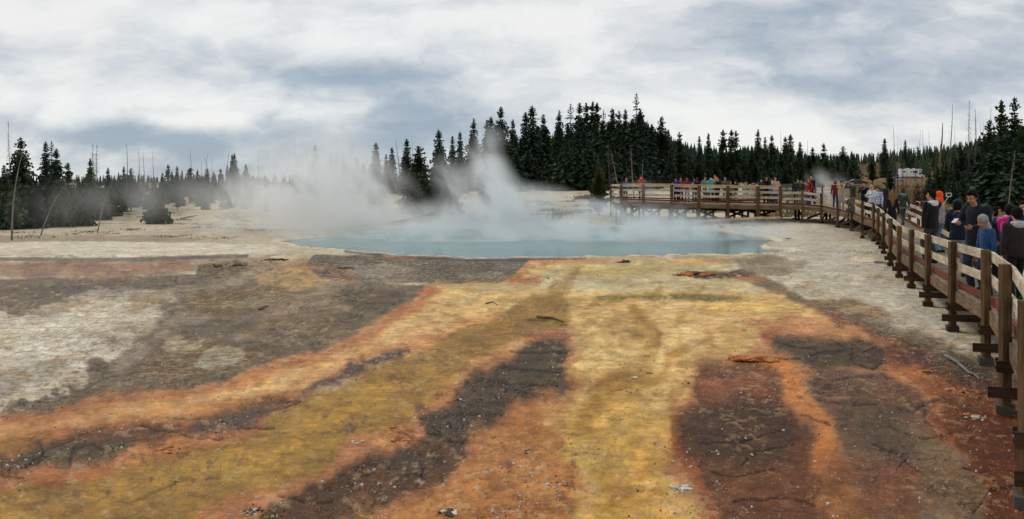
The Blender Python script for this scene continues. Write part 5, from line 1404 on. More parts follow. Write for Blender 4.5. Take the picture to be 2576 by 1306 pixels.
        if style == 'bald': g = MB(); ell(g, hp((0, .05, -.01)), (.084, .062, .05), rot)
        o = fuse(g, 'hair', hairm(hair), root, vox*.85, 1)
    if hat:
        kind, c = hat; g = MB()
        ell(g, hp((0, .020, .070)), (.096*big, .110*big, .080*big), rot)
        if kind == 'cap':
            for q in range(5): ell(g, hp(((q-2)*.030, -.115+abs(q-2)*.012, .050)), (.028, .062, .010), rot)
        if kind == 'beanie': ell(g, hp((0, .02, .05)), (.098, .108, .075), rot)
        if kind == 'sunhat': ell(g, hp((0, .02, .05)), (.17, .18, .014), rot)
        fuse(g, 'cap' if kind == 'cap' else 'hat', fab(c), root, vox*.85, 1)
        if glasses == 'cap':
            g = MB()
            for sx in (-1, 1): ell(g, hp((sx*.034, -.098, .085)), (.028, .008, .018), rot)
            g.build('sunglasses', DARKM, root, True)
    if layer:     # visible shirt tail below the jacket / waist garment
        c, zl, zh = layer; g = MB(); loft(g, [(0, 0, zl, .176*W, .134), (0, 0, zh, .180*W, .138)]); fuse(g, 'shirt', fab(c), root, vox, 1)
    if extras: extras(root, dict(hp=hp, arms=arms, s=s, rot=rot, neck=neck, lean=lean, W=W, fem=fem))
    root['_'] = 0; del root['_']
    PEOPLE.append(root)
    return root, arms, s
def world_of(root, v):
    return Matrix.Translation(root.location) @ Matrix.Rotation(root.rotation_euler.z, 4, 'Z') @ Matrix.Scale(root.scale.x, 4) @ Vector(v)
PHONE = plain('phone_body', (.012,.012,.014), .25, 0); SCREENW = plain('phone_case_white', (.6,.6,.6), .4, 0)
def held_phone(root, arms, which, label, mat=None, size=(.075,.010,.15), tilt=(-.5,0,0), off=(0,-.055,.045), cat='phone', name='phone'):
    w = arms[which][2]; sx = (-1, 1)[which]
    p = world_of(root, w+Vector(off)+Vector((-sx*.02, 0, 0)))
    mb = MB(); k = root.scale.x
    mb.box((0,0,0), size[0]*k, size[1]*k, size[2]*k); o = mb.build(name, mat or PHONE, None, bevel=.003)
    o.location = p; o.rotation_euler = (tilt[0], tilt[1], root.rotation_euler.z+tilt[2]); tag(o, label, cat); return o
def camera_thing(root, arms, label, off=(0,-.07,.06)):
    p = world_of(root, (arms[0][2]+arms[1][2])/2+Vector(off)); k = root.scale.x
    e = empty('camera', p, root.rotation_euler.z, label, 'camera'); e.scale = (k,k,k)
    mb = MB(); mb.box((0,0,0), .13, .05, .085); mb.box((0,0,.055), .05, .04, .03); mb.build('camera_body', PHONE, e, bevel=.006)
    mb = MB(); mb.tube([(0,-.02,0),(0,-.085,0)], [.036,.034], 12); mb.build('lens', DARKM, e)

def build_people():
    JN=(44,58,82); BLK=(26,27,30); NAVY=(24,32,52); JEAN=(46,64,92); KHA=(120,108,88); GR=(110,112,114)
    HB=(18,15,14); HBR=(78,50,34); HBL=(196,160,104); HLB=(120,88,58)
    tan = plain('skin', lin((176,128,98)), .6, .06, 8, spec=.35)
    # --- nearest group -------------------------------------------------------------
    r, a, s = person(3906, 757, 1160, -62, 'hold', (24,28,38), (52,60,74), HB, 'tall man in a dark navy jacket and jeans looking down at his phone', vox=.012, build=1.08, coat=1, nod=1.0, collar=True, skin=tan)
    held_phone(r, a, 0, 'slim silver phone in the hand of the tall man in navy', SCREENW, off=(0,-.10,.05), tilt=(-1.1,0,.2))
    person(3946, 862, 1180, -78, 'stand', (46,78,122), (40,54,82), HB, 'boy in a grey hood and blue denim jacket beside the tall man', vox=.012, build=.95, hood=((150,152,152),'up'), nod=.8, child=True, skin=tan, collar=True)
    person(3833, 800, 1106, 158, 'phone', (22,30,48), (146,148,156), HB, 'woman in a navy cap and navy jacket with light grey trousers, seen from behind', style='bob', vox=.012, hat=('cap',(26,34,60)), female=True, build=1.1, turn=-40, nod=.4, skin=tan)
    person(3960, 800, 1085, -25, 'pocket', (24,24,26), (40,40,44), HB, 'man in a black jacket with sunglasses resting on his grey cap', Y=17.9, vox=.013, hat=('cap',(70,70,70)), glasses='cap', zbase=CH-1.97, skin=tan, nod=.3)
    person(3984, 798, 1080, 60, 'rail', (36,52,86), (34,40,60), HB, 'woman in sunglasses with her hand on the back railing', style='bob', Y=18.9, vox=.013, zbase=CH-1.99, glasses='sun', female=True, skin=tan)
    grn = plain('shoe_green', lin((22,96,62)), .6, .2)
    person(4068, 832, 1200, 178, 'stand', (46,38,36), (26,26,28), HB, 'person in a dark brown white-hooded jacket and green shoes, back turned', vox=.012, build=1.12, hood=((190,192,196),'down'), Y=14.3, zbase=CH-1.87, shoes=grn, coat=0, child=True)
    person(4036, 838, 1150, 150, 'lean', (214,50,140), (50,60,90), HB, 'child in a bright pink jacket half hidden behind the brown jacket', vox=.013, Y=17.4, zbase=CH-1.96, hood=((214,50,140),'down'), child=True)
    person(4092, 815, 1170, -20, 'stand', (28,40,70), (40,50,70), HB, 'black-haired person in dark blue cut by the right picture edge', vox=.013, Y=16.0, zbase=CH-1.92, style='bob')
    r, a, s = person(3727, 762, 1053, 205, 'phoneL', (20,21,25), (58,60,62), HB, 'man in a black jacket with a white hood lining raising a phone, back turned', vox=.012, build=1.14, hood=((222,224,230),'down'), turn=25, skin=tan)
    held_phone(r, a, 0, 'black phone held up by the man with the white hood lining', off=(0,-.05,.09), tilt=(-.2,.15,0), size=(.08,.012,.16))
    r, a, s = person(3757, 766, 1010, 215, 'selfie', (150,140,140), (108,140,170), HB, 'person in a bright orange hood with a selfie stick behind the white-hood man', vox=.013, hood=((240,84,30),'up'), female=True)
    # selfie stick
    p0 = at(3772, 818, 23.6); p1 = at(3795, 787, 23.4)
    e = empty('selfie_stick', p0, 0, 'white selfie stick with a phone clamp raised beside the orange hood', 'selfie stick')
    mb = MB(); mb.tube([(0,0,0), p1-p0], [.010,.008], 6); mb.build('stick', SCREENW, e)
    mb = MB(); q = p1-p0+Vector((0,0,.05))
    for c, sx, sz in (((0,0,.045),.13,.02),((0,0,-.045),.13,.02),((-.06,0,0),.02,.11),((.06,0,0),.02,.11)): mb.box(q+Vector(c), sx, .02, sz)
    mb.build('clamp', SCREENW, e); mb = MB(); mb.box(q, .10, .012, .07); mb.build('phone_back', PHONE, e)
    # --- along the curve ------------------------------------------------------------
    def strap(root, I):
        g = MB(); g.tube([(-.14,-.02,1.46),(-.05,.135,1.30),(.10,.14,1.08),(.18,.03,.95)], [.013]*4, 5); g.build('bag_strap', fab((20,20,22)), root)
    person(3612, 753, 901, 176, 'walk', (62,66,54), (74,76,82), HBR, 'woman in an olive jacket and grey leggings walking away down the boardwalk', style='bob', female=True, hood=((120,130,140),'down'), vox=.014, extras=strap, layer=((110,118,126), .78, .88))
    person(3568, 768, 941, 168, 'stand', (20,20,22), (24,24,26), HLB, 'woman with long light brown hair in an all-black coat, seen from behind', style='long', female=True, vox=.014, coat=1)
    plaid = patterned('plaid_shirt', (70,92,140), (204,210,222), 75, 75)
    person(3516, 745, 884, -70, 'stand', plaid, (30,40,66), HBR, 'woman in a blue and white checked shirt looking down', style='pony', female=True, nod=1.0, vox=.015)
    person(3489, 739, 877, -72, 'phone', (202,206,216), (26,36,62), HBL, 'blonde woman in a white sweater holding something at her waist', style='bob', female=True, nod=.5, vox=.015, build=1.22, hat=None, glasses='sun')
    person(3536, 732, 866, -60, 'stand', (46,42,36), (36,36,40), HB, 'man with glasses in a dark brown jacket behind the checked shirt', vox=.016, glasses='sun')
    r, a, s = person(3457, 728, 861, -35, 'chestphoto', (20,24,38), (24,32,52), HB, 'young man in a navy jacket holding a camera at his chest', vox=.015, nod=.2)
    camera_thing(r, a, 'black camera held at the chest of the young man in navy')
    def pack(root, I):
        g = MB(); ell(g, (0,.19,1.22), (.15,.10,.24)); fuse(g, 'backpack', fab((18,20,26)), root, .02, 1)
    r, a, s = person(3412, 723, 849, -68, 'photo', (60,54,46), (96,88,76), (120,110,100), 'older man in a black cap and brown-grey jacket taking a picture at eye level', vox=.015, hat=('cap',(22,22,24)), build=1.12)
    camera_thing(r, a, 'small camera raised by the man in the black cap', off=(0,-.05,.02))
    def scarf(root, I):
        g = MB(); ell(g, (0,-.02,1.475), (.095,.09,.045)); limb(g, [(.03,-.10,1.45),(.02,-.15,1.33)], [.035,.025]); fuse(g, 'scarf', fab((190,34,44)), root, .018, 1)
    person(3365, 724, 838, -12, 'crossed', (176,150,122), (150,140,128), HB, 'woman in a beige padded jacket with a red scarf, arms crossed', female=True, vox=.015, build=1.15, extras=scarf, nod=.3)
    person(3341, 722, 830, 148, 'stand', (116,22,44), (34,46,76), (120,78,50), 'woman with short reddish hair in a maroon jacket, back turned', style='bob', female=True, vox=.016)
    def print_(root, I):
        g = MB(); g.box((0,-.158,1.33), .14, .004, .02); g.box((0,-.158,1.29), .10, .004, .016); g.build('lettering', fab((200,120,120)), root)
    person(3237, 714, 821, -68, 'pocket', (152,24,34), (50,78,118), (126,66,44), 'girl with long red hair in a red sweatshirt and blue jeans', style='long', female=True, vox=.015, Y=54.2, extras=print_)
    person(3245, 703, 823, -40, 'stride', (24,26,32), (36,38,44), HB, 'tall man in black behind the girl in the red sweatshirt', vox=.016, Y=56.2, zbase=CH-1.42)
    person(3207, 716, 816, -62, 'pocket', (58,54,42), (128,120,100), HB, 'woman in an olive brown hooded jacket and khaki trousers', vox=.016, Y=56.5, zbase=CH-1.39, hood=((58,54,42),'down'), female=True)
    person(3194, 713, 814, -55, 'stand', (24,30,54), (120,112,96), HB, 'person in a navy jacket between the olive brown jacket and the black one', vox=.018, Y=57.6, zbase=CH-1.39)
    person(3184, 715, 812, 150, 'stand', (22,22,25), (28,28,32), HB, 'person in black at the back of the trio by the grey fence', vox=.018, Y=58.6, zbase=CH-1.39)
    # --- on the viewing platform -------------------------------------------------------
    D = 1.33
    def pl(x, head, face, pose, top, legs, hair, label, Yp=58.6, **kw):
        zb = CH-float(np.interp(px2u(x)*Yp, [7, 16.5], [1.21, 1.37])); ft = 730+(CH-zb)*3600/Yp
        return person(x, head, ft, face, pose, top, legs, hair, label, Y=Yp, zbase=zb, vox=kw.pop('vox', .02), **kw)
    pl(3102, 707, -30, 'mouth', (196,172,150), (38,56,92), (34,22,18), 'woman with long dark curls in a cream jacket holding her hands to her mouth', 57.0, style='curly', female=True, layer=((226,70,70), .76, .84))
    pl(3087, 716, -20, 'phone', (38,96,170), (40,50,70), HB, 'person in blue just behind the woman with long dark curls', 58.2, style='bob')
    pl(3064, 703, -8, 'lean', (20,20,23), (22,22,26), (44,34,28), 'man in a black jacket and glasses leaning his forearms on the cap rail', 56.35, glasses='sun', nod=.8, build=1.1)
    pl(2900, 707, -5, 'stand', patterned('flowered_shirt', (40,46,42), (130,128,96), 14, 14, True), (112,104,80), HB, 'man in a dark flowered shirt standing on the platform', 61.5)
    pl(2871, 708, -40, 'phone', (28,32,44), (20,22,26), (90,70,60), 'balding man in dark blue looking down beside the orange jacket', 57.9, style='bald', nod=1.0)
    pl(2860, 698, -30, 'stand', (240,112,52), (30,34,44), HB, 'tall person in an orange jacket behind the turquoise one', 59.6)
    def cstrap(root, I):
        g = MB(); g.tube([(-.10,-.10,1.47),(0,-.155,1.30),(.12,-.15,1.02)], [.016]*3, 5); g.build('camera_strap', fab((20,20,22)), root)
    r, a, s = pl(2842, 708, -4, 'photo', (64,196,190), (30,38,52), HB, 'woman in a turquoise jacket photographing the pool', 57.8, female=True, style='bob', extras=cstrap)
    held_phone(r, a, 0, 'pale camera in front of the face of the woman in turquoise', SCREENW, size=(.16,.03,.09), off=(.06,-.06,.04), tilt=(0,0,0), cat='camera', name='camera')
    pl(2819, 705, 28, 'pocket', (128,130,130), (84,84,84), HB, 'person in a grey hooded sweatshirt left of the turquoise jacket', 58.4, hood=((128,130,130),'down'))
    pl(2789, 712, 165, 'stand', (28,28,32), (52,70,100), HB, 'person in a red knit hat and black jacket, back turned', 60.5, hat=('beanie',(150,34,34)))
    pl(2775, 714, 20, 'stand', patterned('print_shirt', (60,84,130), (200,206,212), 16, 16, True), (84,112,150), HB, 'person in a blue and white printed top and pale jeans', 61.2, style='bob', female=True)
    r, a, s = pl(2748, 711, -6, 'photo', (150,30,96), (136,144,156), HB, 'woman in a magenta jacket taking a photo', 57.9, female=True, style='bob')
    camera_thing(r, a, 'dark camera at the face of the woman in magenta', off=(0,-.05,.02))
    pl(2722, 710, 10, 'stand', (160,28,34), (30,32,40), HB, 'person in a dark red jacket between the royal blue and magenta ones', 59.8)
    pl(2706, 710, -35, 'phoneL', (34,40,150), (14,15,18), HB, 'person in a royal blue jacket and black trousers looking down', 57.9, nod=.7, style='bob', build=1.1)
    pl(2564, 704, -4, 'photo', (210,62,66), (44,48,60), (60,34,26), 'woman in a coral red jacket with hands at her face, half in steam', 58.8, female=True, style='long')
    pl(2500, 711, 12, 'lean', (44,88,150), (60,64,70), (150,84,50), 'person in a blue jacket leaning at the left corner of the platform', 58.6, nod=.8)
    # --- on the boardwalk behind -------------------------------------------------------------
    def bk(x, head, face, top, legs, label, Yp=76, h=1.6, pose='stand', **kw):
        hz = CH-(head/4-HY)/F*Yp; zb = hz-h
        return person(x, head, 730+(CH-zb)*3600/Yp, face, pose, top, legs, HB, label, Y=Yp, zbase=zb, vox=.028, **kw)
    bk(2921, 723, 30, patterned('spotted_top', (30,32,32), (120,122,116), 14, 14, True), (40,40,44), 'small figure in a spotted dark top on the walk behind the platform', 73)
    bk(2942, 724, -40, (26,26,30), (30,30,34), 'small dark figure right of the spotted top behind the platform', 74)
    bk(2976, 727, 40, (126,156,178), (96,120,150), 'small figure in light blue behind the platform', 75, female=True)
    bk(2987, 725, -30, (100,102,98), (50,50,54), 'small figure in grey beside the light blue one', 75.5)
    bk(3012, 725, 160, patterned('striped_jacket', (150,40,110), (206,206,214), .001, 26), (56,80,120), 'child in a magenta and white striped jacket behind the platform', 76, 1.35, style='short', child=True)
    bk(3045, 716, -20, (44,46,50), (40,42,46), 'dark figure half hidden behind the man leaning on the rail', 70, 1.65)
    # --- far walkers by the forest -----------------------------------------------------------
    def fw(x, head, feet, face, top, legs, label, pose='stand', **kw):
        Yp = float(np.interp(x, [2070, 2150, 2260, 2340, 2420], [150, 165, 158, 150, 145]))
        return person(x, head, feet, face, pose, top, legs, HB, label, Y=Yp, zbase=CH-(feet/4-HY)/F*Yp, vox=.04, **kw)
    fw(2141, 700, 733, 10, (120,104,40), (40,38,34), 'far walker in a mustard jacket taking a picture by the forest', 'photo')
    fw(2171, 701, 736, 20, (46,40,48), (44,44,50), 'far walker in dark clothes next to the mustard jacket')
    fw(2204, 702, 738, -20, (120,120,118), (60,60,62), 'far walker in light grey veiled by thin steam', 'walk')
    fw(2227, 705, 738, 160, (52,54,58), (50,50,54), 'far walker in charcoal veiled by thin steam', 'walk')
    fw(2282, 704, 741, 170, (140,146,152), (30,34,44), 'far walker in a pale long-sleeved top and dark trousers')
    fw(2298, 716, 742, 20, patterned('speckled_coat', (40,44,48), (190,194,198), 12, 12, True), (60,64,70), 'far small walker in a black and white speckled top', 'walk')
    fw(2327, 716, 743, 60, (46,110,170), (50,60,80), 'far child in a bright blue jacket pointing with one arm', 'point', child=True)
# ------------------------------------------------------------------ vehicles
def paint(name, c, rough=.35): return plain(name, c, rough, .05, 2, spec=.5)
def build_vehicles():
    WH = paint('white_gelcoat', (.72,.73,.74)); GL = plain('tinted_glass', (.012,.014,.016), .08, 0, spec=.6); BK = plain('tyre_rubber', (.02,.02,.02), .8, .1)
    RIMM = plain('wheel_rim', (.45,.45,.46), .35, .05, metal=.7); TR = plain('grey_trim', (.10,.10,.11), .5, .05); BL = plain('blue_canvas', lin((34,70,170)), .7, .15)
    LT = plain('lamp_glass', (.6,.6,.58), .15, 0); SV = paint('silver_body', (.42,.43,.45)); DKP = paint('dark_green_body', (.03,.036,.034))
    def wheel(parent, x, y, r, w=.25):
        mb = MB(); mb.tube([(x,y-w/2,r),(x,y+w/2,r)], [r,r], 18); t = mb.build('wheel', BK, parent)
        mb = MB(); mb.tube([(x,y-w/2-.012,r),(x,y-w/2+.02,r)], [r*.58,r*.6], 14); mb.build('rim', RIMM, t)
    def prof(parent, name, pts, w, mat, y0=0, bevel=.03):
        n = len(pts); V = [(x, y0-w/2, z) for x, z in pts]+[(x, y0+w/2, z) for x, z in pts]
        Fs = [tuple(range(n)), tuple(range(2*n-1, n-1, -1))]+[(i, i+n, (i+1) % n+n, (i+1) % n) for i in range(n)]
        o = mesh_obj(name, V, Fs, mat, parent)
        if bevel: m = o.modifiers.new('b', 'BEVEL'); m.width = bevel; m.segments = 2; m.limit_method = 'ANGLE'
        return o
    # class C motorhome, nose to picture right.  length ~ 8.3 m
    Y = 268.; p = at(3660, 722, Y); g = gz(p.x, Y)
    for k in range(3): pass
    L = (3697-3603)/3600*Y; S = L/8.0
    M_ = empty('motorhome', (px2u(3603)*Y, Y, min(p.z, g+.3)), 0, 'white motorhome with an over-cab bunk parked on the golden meadow before the forest', 'motorhome'); M_.scale = (S, S, S)
    M_.location.z = g+.02
    prof(M_, 'body', [(0,.45),(6.1,.45),(6.1,2.25),(7.15,2.35),(7.25,2.55),(7.2,3.05),(6.9,3.22),(.1,3.22),(0,3.1)], 2.3, WH, 1.15)
    cab = prof(M_, 'cab', [(6.1,.4),(8.15,.42),(8.25,.75),(8.15,1.12),(7.45,1.28),(6.95,2.15),(6.1,2.25)], 2.05, WH, 1.15)
    for r_ in ((6.25,1.35,6.95,2.02),): prof(cab, 'side_window', [(6.25,1.33),(7.18,1.33),(6.85,2.0),(6.25,2.02)], .03, GL, .115, 0)
    prof(cab, 'windscreen', [(7.40,1.32),(7.47,1.32),(7.02,2.12),(6.95,2.12)], 1.8, GL, 1.15, 0)
    mb = MB(); mb.box((8.14,.35,.95), .16, .3, .2); mb.build('headlight', LT, cab)
    mb = MB(); mb.box((8.14,1.95,.95), .16, .3, .2); mb.build('headlight', LT, cab)
    mb = MB(); mb.box((4.95,-.012,2.2), 1.7, .03, .72); mb.build('window', GL, M_)
    mb = MB(); mb.box((1.25,-.012,2.25), .7, .03, .5); mb.build('window', GL, M_)
    mb = MB(); mb.box((6.65,-.012,2.72), .75, .03, .3); mb.build('window', GL, M_)
    d = MB(); d.box((3.5,-.01,1.72), .62, .035, 2.15); dd = d.build('door', WH, M_, bevel=.02)
    mb = MB(); mb.box((3.5,-.036,2.2), .34, .02, .55); mb.build('window', GL, dd)
    mb = MB(); mb.box((3.72,-.04,1.6), .05, .03, .14); mb.build('handle', TR, dd)
    mb = MB(); mb.box((3.1,-.012,.62), 6.0, .03, .12); mb.build('trim', TR, M_); mb = MB(); mb.box((4.9,-.012,1.45), .6, .03, .14); mb.build('vent', TR, M_)
    mb = MB(); mb.box((2.8,1.15,3.32), 1.0, .8, .2); mb.build('roof_vent', WH, M_, bevel=.04); mb = MB(); mb.box((4.9,.9,3.30), .7, .7, .16); mb.build('roof_vent', WH, M_, bevel=.04)
    mb = MB(); mb.box((0.8,-.015,1.5), .9, .03, .9); mb.build('compartment', WH, M_, bevel=.01)
    for x in (1.9, 7.35): wheel(M_, x, .16, .38)
    for x in (1.9, 7.35): wheel(M_, x, 2.1, .38)
    # silver car in front of its tail
    Yc = 238.; c = empty('car', (px2u(3577)*Yc, Yc, gz(px2u(3577)*Yc, Yc)), 0, 'silver estate car with a blue covered load on its roof, left of the motorhome', 'car'); Lc = (3614-3577)/3600*Yc; sc_ = Lc/4.6*1.35; c.scale = (sc_,)*3
    b = prof(c, 'body', [(0,.35),(3.9,.35),(4.0,.6),(3.9,.85),(3.0,.98),(2.45,1.55),(.25,1.58),(0,1.0)], 1.75, SV, .87, .05)
    prof(b, 'side_window', [(.3,1.02),(1.3,1.02),(1.3,1.47),(.42,1.5)], .02, GL, -.012, 0); prof(b, 'side_window', [(1.4,1.02),(2.8,1.0),(2.38,1.46),(1.4,1.47)], .02, GL, -.012, 0)
    for x in (.75, 3.15): wheel(c, x, .1, .33, .2)
    for x in (.75, 3.15): wheel(c, x, 1.6, .33, .2)
    prof(c, 'roof_load', [(.2,1.62),(1.9,1.62),(1.75,2.5),(.3,2.55)], 1.4, BL, .87, .12)
    # dark car by the steam, mostly hidden in grass
    Yd = 150.; xd = 3400; c2 = empty('car', (px2u(xd)*Yd, Yd, CH-(718/4-HY)/F*Yd-.75), R(0), 'dark car parked beyond the golden grass behind the visitor in a cap', 'car'); c2.scale = (.42*1.7,)*3
    c2.location.z = gz(px2u(xd)*Yd, Yd)
    b = prof(c2, 'body', [(0,.35),(4.2,.35),(4.3,.6),(4.1,.85),(3.2,.98),(2.6,1.45),(1.1,1.48),(.5,1.05),(0,.95)], 1.75, DKP, .87, .05)
    prof(b, 'side_window', [(.7,1.02),(1.9,1.02),(1.9,1.4),(1.15,1.42)], .02, GL, -.012, 0); prof(b, 'side_window', [(2.0,1.02),(3.0,1.0),(2.55,1.4),(2.0,1.4)], .02, GL, -.012, 0)
    for x in (.85, 3.3): wheel(c2, x, .1, .33, .2)
# ------------------------------------------------------------------ sinter crusts, stones, sticks
def build_rocks():
    chalk = plain('chalky_sinter', lin((208,205,198)), .9, .5, 30, .7); rust = plain('rusty_crust', lin((176,104,58)), .8, .5, 22, .7); brown = plain('dark_crust', lin((84,66,50)), .85, .4, 16, .7)
    fleck = plain('pale_flake', lin((208,198,182)), .8, .3, 20, .2); amber = plain('amber_flake', lin((186,126,70)), .75, .35, 20, .3)
    r = random.Random(5)
    def place(dx, dy): x, y = d2w(dx, dy); return x, y, gz(x, y)
    def clump(dx, dy, wdx, hdy, mats, n, label, group=None):
        X_, Y, z = place(dx, dy); w = wdx/2.5156/F*Y/2; dp = min(w, abs(d2w(dx, dy-hdy/2)[1]-d2w(dx, dy+hdy/2)[1])/2)
        root = empty('sinter_crust', (X_, Y, z), 0, label, 'rock', group)
        byk = {}
        for i in range(n):
            a = r.uniform(0, 6.28); q = r.random()**.6; s = min(w, dp*3)*r.uniform(.10, .34)*(1.15-q*.6)
            mi = r.randrange(len(mats)); mb = byk.setdefault(mi, MB())
            base = len(mb.v); ell(mb, (math.cos(a)*q*w, math.sin(a)*q*dp, s*.18), (s*r.uniform(.8,1.3), s*r.uniform(.7,1.2), s*r.uniform(.22,.5)*(.5 if dy < 720 else 1)), Matrix.Rotation(r.uniform(-.5,.5), 3, 'X')@Matrix.Rotation(r.uniform(0,3), 3, 'Z'), 9, 6)
            for k in range(base, len(mb.v)):
                v = Vector(mb.v[k]); v += mnoise.noise_vector(v*9/max(w,.05)*.25+Vector((i,0,0)))*s*.45; mb.v[k] = tuple(v)
        for mi, mb in byk.items():
            nm = 'crust' if len(mats) == 1 else 'pale_crust' if mats[mi] is chalk or mats[mi] is fleck else 'rust_crust' if mats[mi] in (rust, amber) else 'dark_crust'
            split_islands(fuse(mb, nm, mats[mi], root, max(.008, w*.05), 0))
    C = [(1712,1228,64,26,[chalk],26,'large lumpy white sinter crust at the bottom centre beside the brown mat'),
         (634,1287,60,40,[chalk,brown],26,'big knobbly white sinter crust at the bottom left of the dark mat'),
         (705,1266,34,20,[fleck],9,'curled white sinter flake right of the big knobbly crust'),
         (580,1296,34,12,[fleck],8,'thin white curled flake left of the big knobbly crust at the picture bottom'),
         (428,1132,70,34,[rust,amber],22,'rust orange flaky crust at the edge of the golden stream'),
         (655,1058,30,14,[rust,fleck],9,'small rust and white crust above the golden stream'),
         (640,1082,14,8,[fleck],5,'little stack of pale flakes below the small rust and white crust'),
         (990,1078,40,14,[fleck,rust],10,'pale and rust flake ring at the tip of the dark island'),
         (1010,1108,70,26,[rust,amber],24,'rust-coloured rough crust bank at the left of the dark island'),
         (890,1113,50,12,[fleck,amber],9,'low pale-rimmed flake beside the golden stream'),
         (1155,946,36,14,[fleck,brown],9,'pale and grey flake on the orange rim of the dark island'),
         (1158,1006,44,16,[brown,brown,fleck],14,'black crumbly crust with white specks on the dark island'),
         (1560,980,34,16,[fleck,rust],10,'white flakes over a rust chip in the yellow field'),
         (1595,950,34,24,[fleck],11,'scatter of white flakes at the upper yellow stream'),
         (1480,1125,30,12,[chalk,amber],8,'grey and amber chip in the yellow stream'),
         (1400,1222,60,18,[rust,brown,fleck],14,'brown crust with pale rims in the amber ground'),
         (1330,1138,50,20,[brown,fleck],14,'dark crust with white edges in the amber ground'),
         (1440,1252,30,22,[chalk,fleck],10,'grey-white sinter lump near the bottom centre'),
         (1290,1172,50,26,[fleck,rust],14,'cluster of white and rust flakes left in the amber ground'),
         (1215,1210,34,20,[fleck],9,'cluster of small white flakes near the bottom of the amber ground'),
         (1130,1290,80,24,[brown,fleck],20,'long dark crust strewn with white at the bottom edge'),
         (1545,985,24,8,[rust],6,'single rust chip in the yellow field'),
         (1745,1172,22,16,[fleck],6,'bright white flake at the left edge of the brown mat'),
         (1790,1188,24,16,[brown,fleck],7,'dark chip with white specks on the brown mat'),
         (2075,1150,36,12,[amber,fleck],9,'amber and white crust on the orange band'),
         (2045,1158,20,10,[amber],6,'small amber crust left of the amber and white one'),
         (1880,990,34,12,[fleck,brown],9,'white flakes on the upper brown mat'),
         (1910,905,150,16,[amber,rust],34,'long ridge of amber crumbs along the top of the brown mat'),
         (1725,965,30,12,[brown,rust],9,'dark rust chip in the upper right yellow ground'),
         (1635,940,30,10,[rust,brown],8,'brown chip near the orange patch'),
         (1510,655+38,34,8,[brown],10,'dark brown crust lump in the pale yellow field'),
         (1570,660,60,7,[brown],10,'long thin brown crust near the pool edge'),
         (1385,702,28,7,[brown,rust],8,'small brown crust left of the yellow vein'),
         (1745,692,110,12,[brown,brown,rust],34,'long dark brown crust bank at the right of the pale field'),
         (1860,694,60,12,[rust,fleck],20,'rust red flakes at the right end of the dark crust bank'),
         (565,668,110,22,[plain('tan_crust', lin((142,126,100)), .9, .5, 20, .7)],40,'rough grey-brown crust ridge left of the pool'),
         (870,675,60,18,[plain('grey_rubble', lin((104,94,80)), .9, .5, 20, .7)],24,'dark rubble patch between the pool and the grey mats'),
         (690,655,70,8,[brown,amber],20,'low amber-brown rubble near the left tip of the pool'),
         (2225,907,30,10,[fleck,amber],8,'white flake group on the pale orange tongue'),
         (2440,946,24,10,[fleck],4,'white chip below the boardwalk footing'),
         (2420,985,70,20,[amber,rust],24,'amber flakes in the rust strip under the boardwalk'),
         (2450,1050,70,22,[amber,rust,fleck],22,'curled amber and white flakes lower in the rust strip'),
         (2330,935,50,16,[rust,amber],16,'rust crumbs where the pale orange meets the strip')]
    for a in C: clump(*a)
    riv = [np.array(L[1], float) for L in LAYERS if L[2] == GOLD and L[0] == 'p']
    def inriver(dx, dy): return any(sdist(np.array([float(dx)]), np.array([float(dy)]), p)[0] > 0 for p in riv)
    # countless crumbs and flakes
    for name, mat, n, big in (('pale_flakes', fleck, 1500, .9), ('amber_flakes', amber, 1200, .8), ('dark_crumbs', brown, 900, .6), ('grey_gravel', chalk, 2200, .55)):
        V = []; Fc = []; cnt = 0; tries = 0
        while cnt < n and tries < n*30:
            tries += 1
            dy = r.uniform(640, 1330)**1.0; dx = r.uniform(-60, 2640)
            if name != 'grey_gravel' and r.random() < .85 and inriver(dx, dy): continue
            right = dx > 1900+(dy-690)*1.35 and dy < 960
            if name == 'grey_gravel' and not (right and dx > 1900) and r.random() > .05: continue
            if name != 'grey_gravel' and right: continue
            X_, Y = d2w(dx, dy)
            pn = float(fbm(np.array([dx/70.]), np.array([dy/30.]), 201, 3, .6)[0])
            if name == 'pale_flakes' and pn < .61 and r.random() > .03: continue
            if name == 'amber_flakes' and (pn < .60 or dy < 850): continue
            if name == 'dark_crumbs' and pn < .60: continue
            if name != 'grey_gravel' and dx < 1000 and dy < 960 and r.random() > .25: continue
            if sdist(np.array([X_]), np.array([Y]), POOLW)[0] > -.3: continue
            z = gz(X_, Y)
            s = (.0035+.012*r.random()**5)*big*(.8+Y/26)
            m = len(V); k = 6; a0 = r.uniform(0, 6.28); h = s*r.uniform(.4, .9)
            for j in range(k):
                a = a0+6.283*j/k; q = s*r.uniform(.7, 1.3); V.append((X_+math.cos(a)*q*1.3, Y+math.sin(a)*q, z-.01))
            for j in range(k):
                a = a0+6.283*j/k; q = s*r.uniform(.5, .85); V.append((X_+math.cos(a)*q*1.2, Y+math.sin(a)*q, z+h+.006))
            Fc.append(tuple(range(m+k, m+2*k))); Fc += [(m+j, m+(j+1) % k, m+k+(j+1) % k, m+k+j) for j in range(k)]
            cnt += 1
        o = mesh_obj(name, V, Fc, mat); tag(o, kind='stuff')
    # sticks and fallen poles
    def stick(pts, rad, mat, label, name='stick', cat='stick'):
        w = []
        for dx, dy in pts: x, y = d2w(dx, dy); w.append(Vector((x, y, gz(x, y)+rad*.7)))
        mb = MB(); n = len(w)
        for i in range(n): w[i].z += .02*(i % 2)
        mb.tube(w, [rad*(1-.6*i/(n-1)) for i in range(n)], 7); o = mb.build(name, mat); tag(o, label, cat)
    gw = T['grey']; dw = T['greyd']
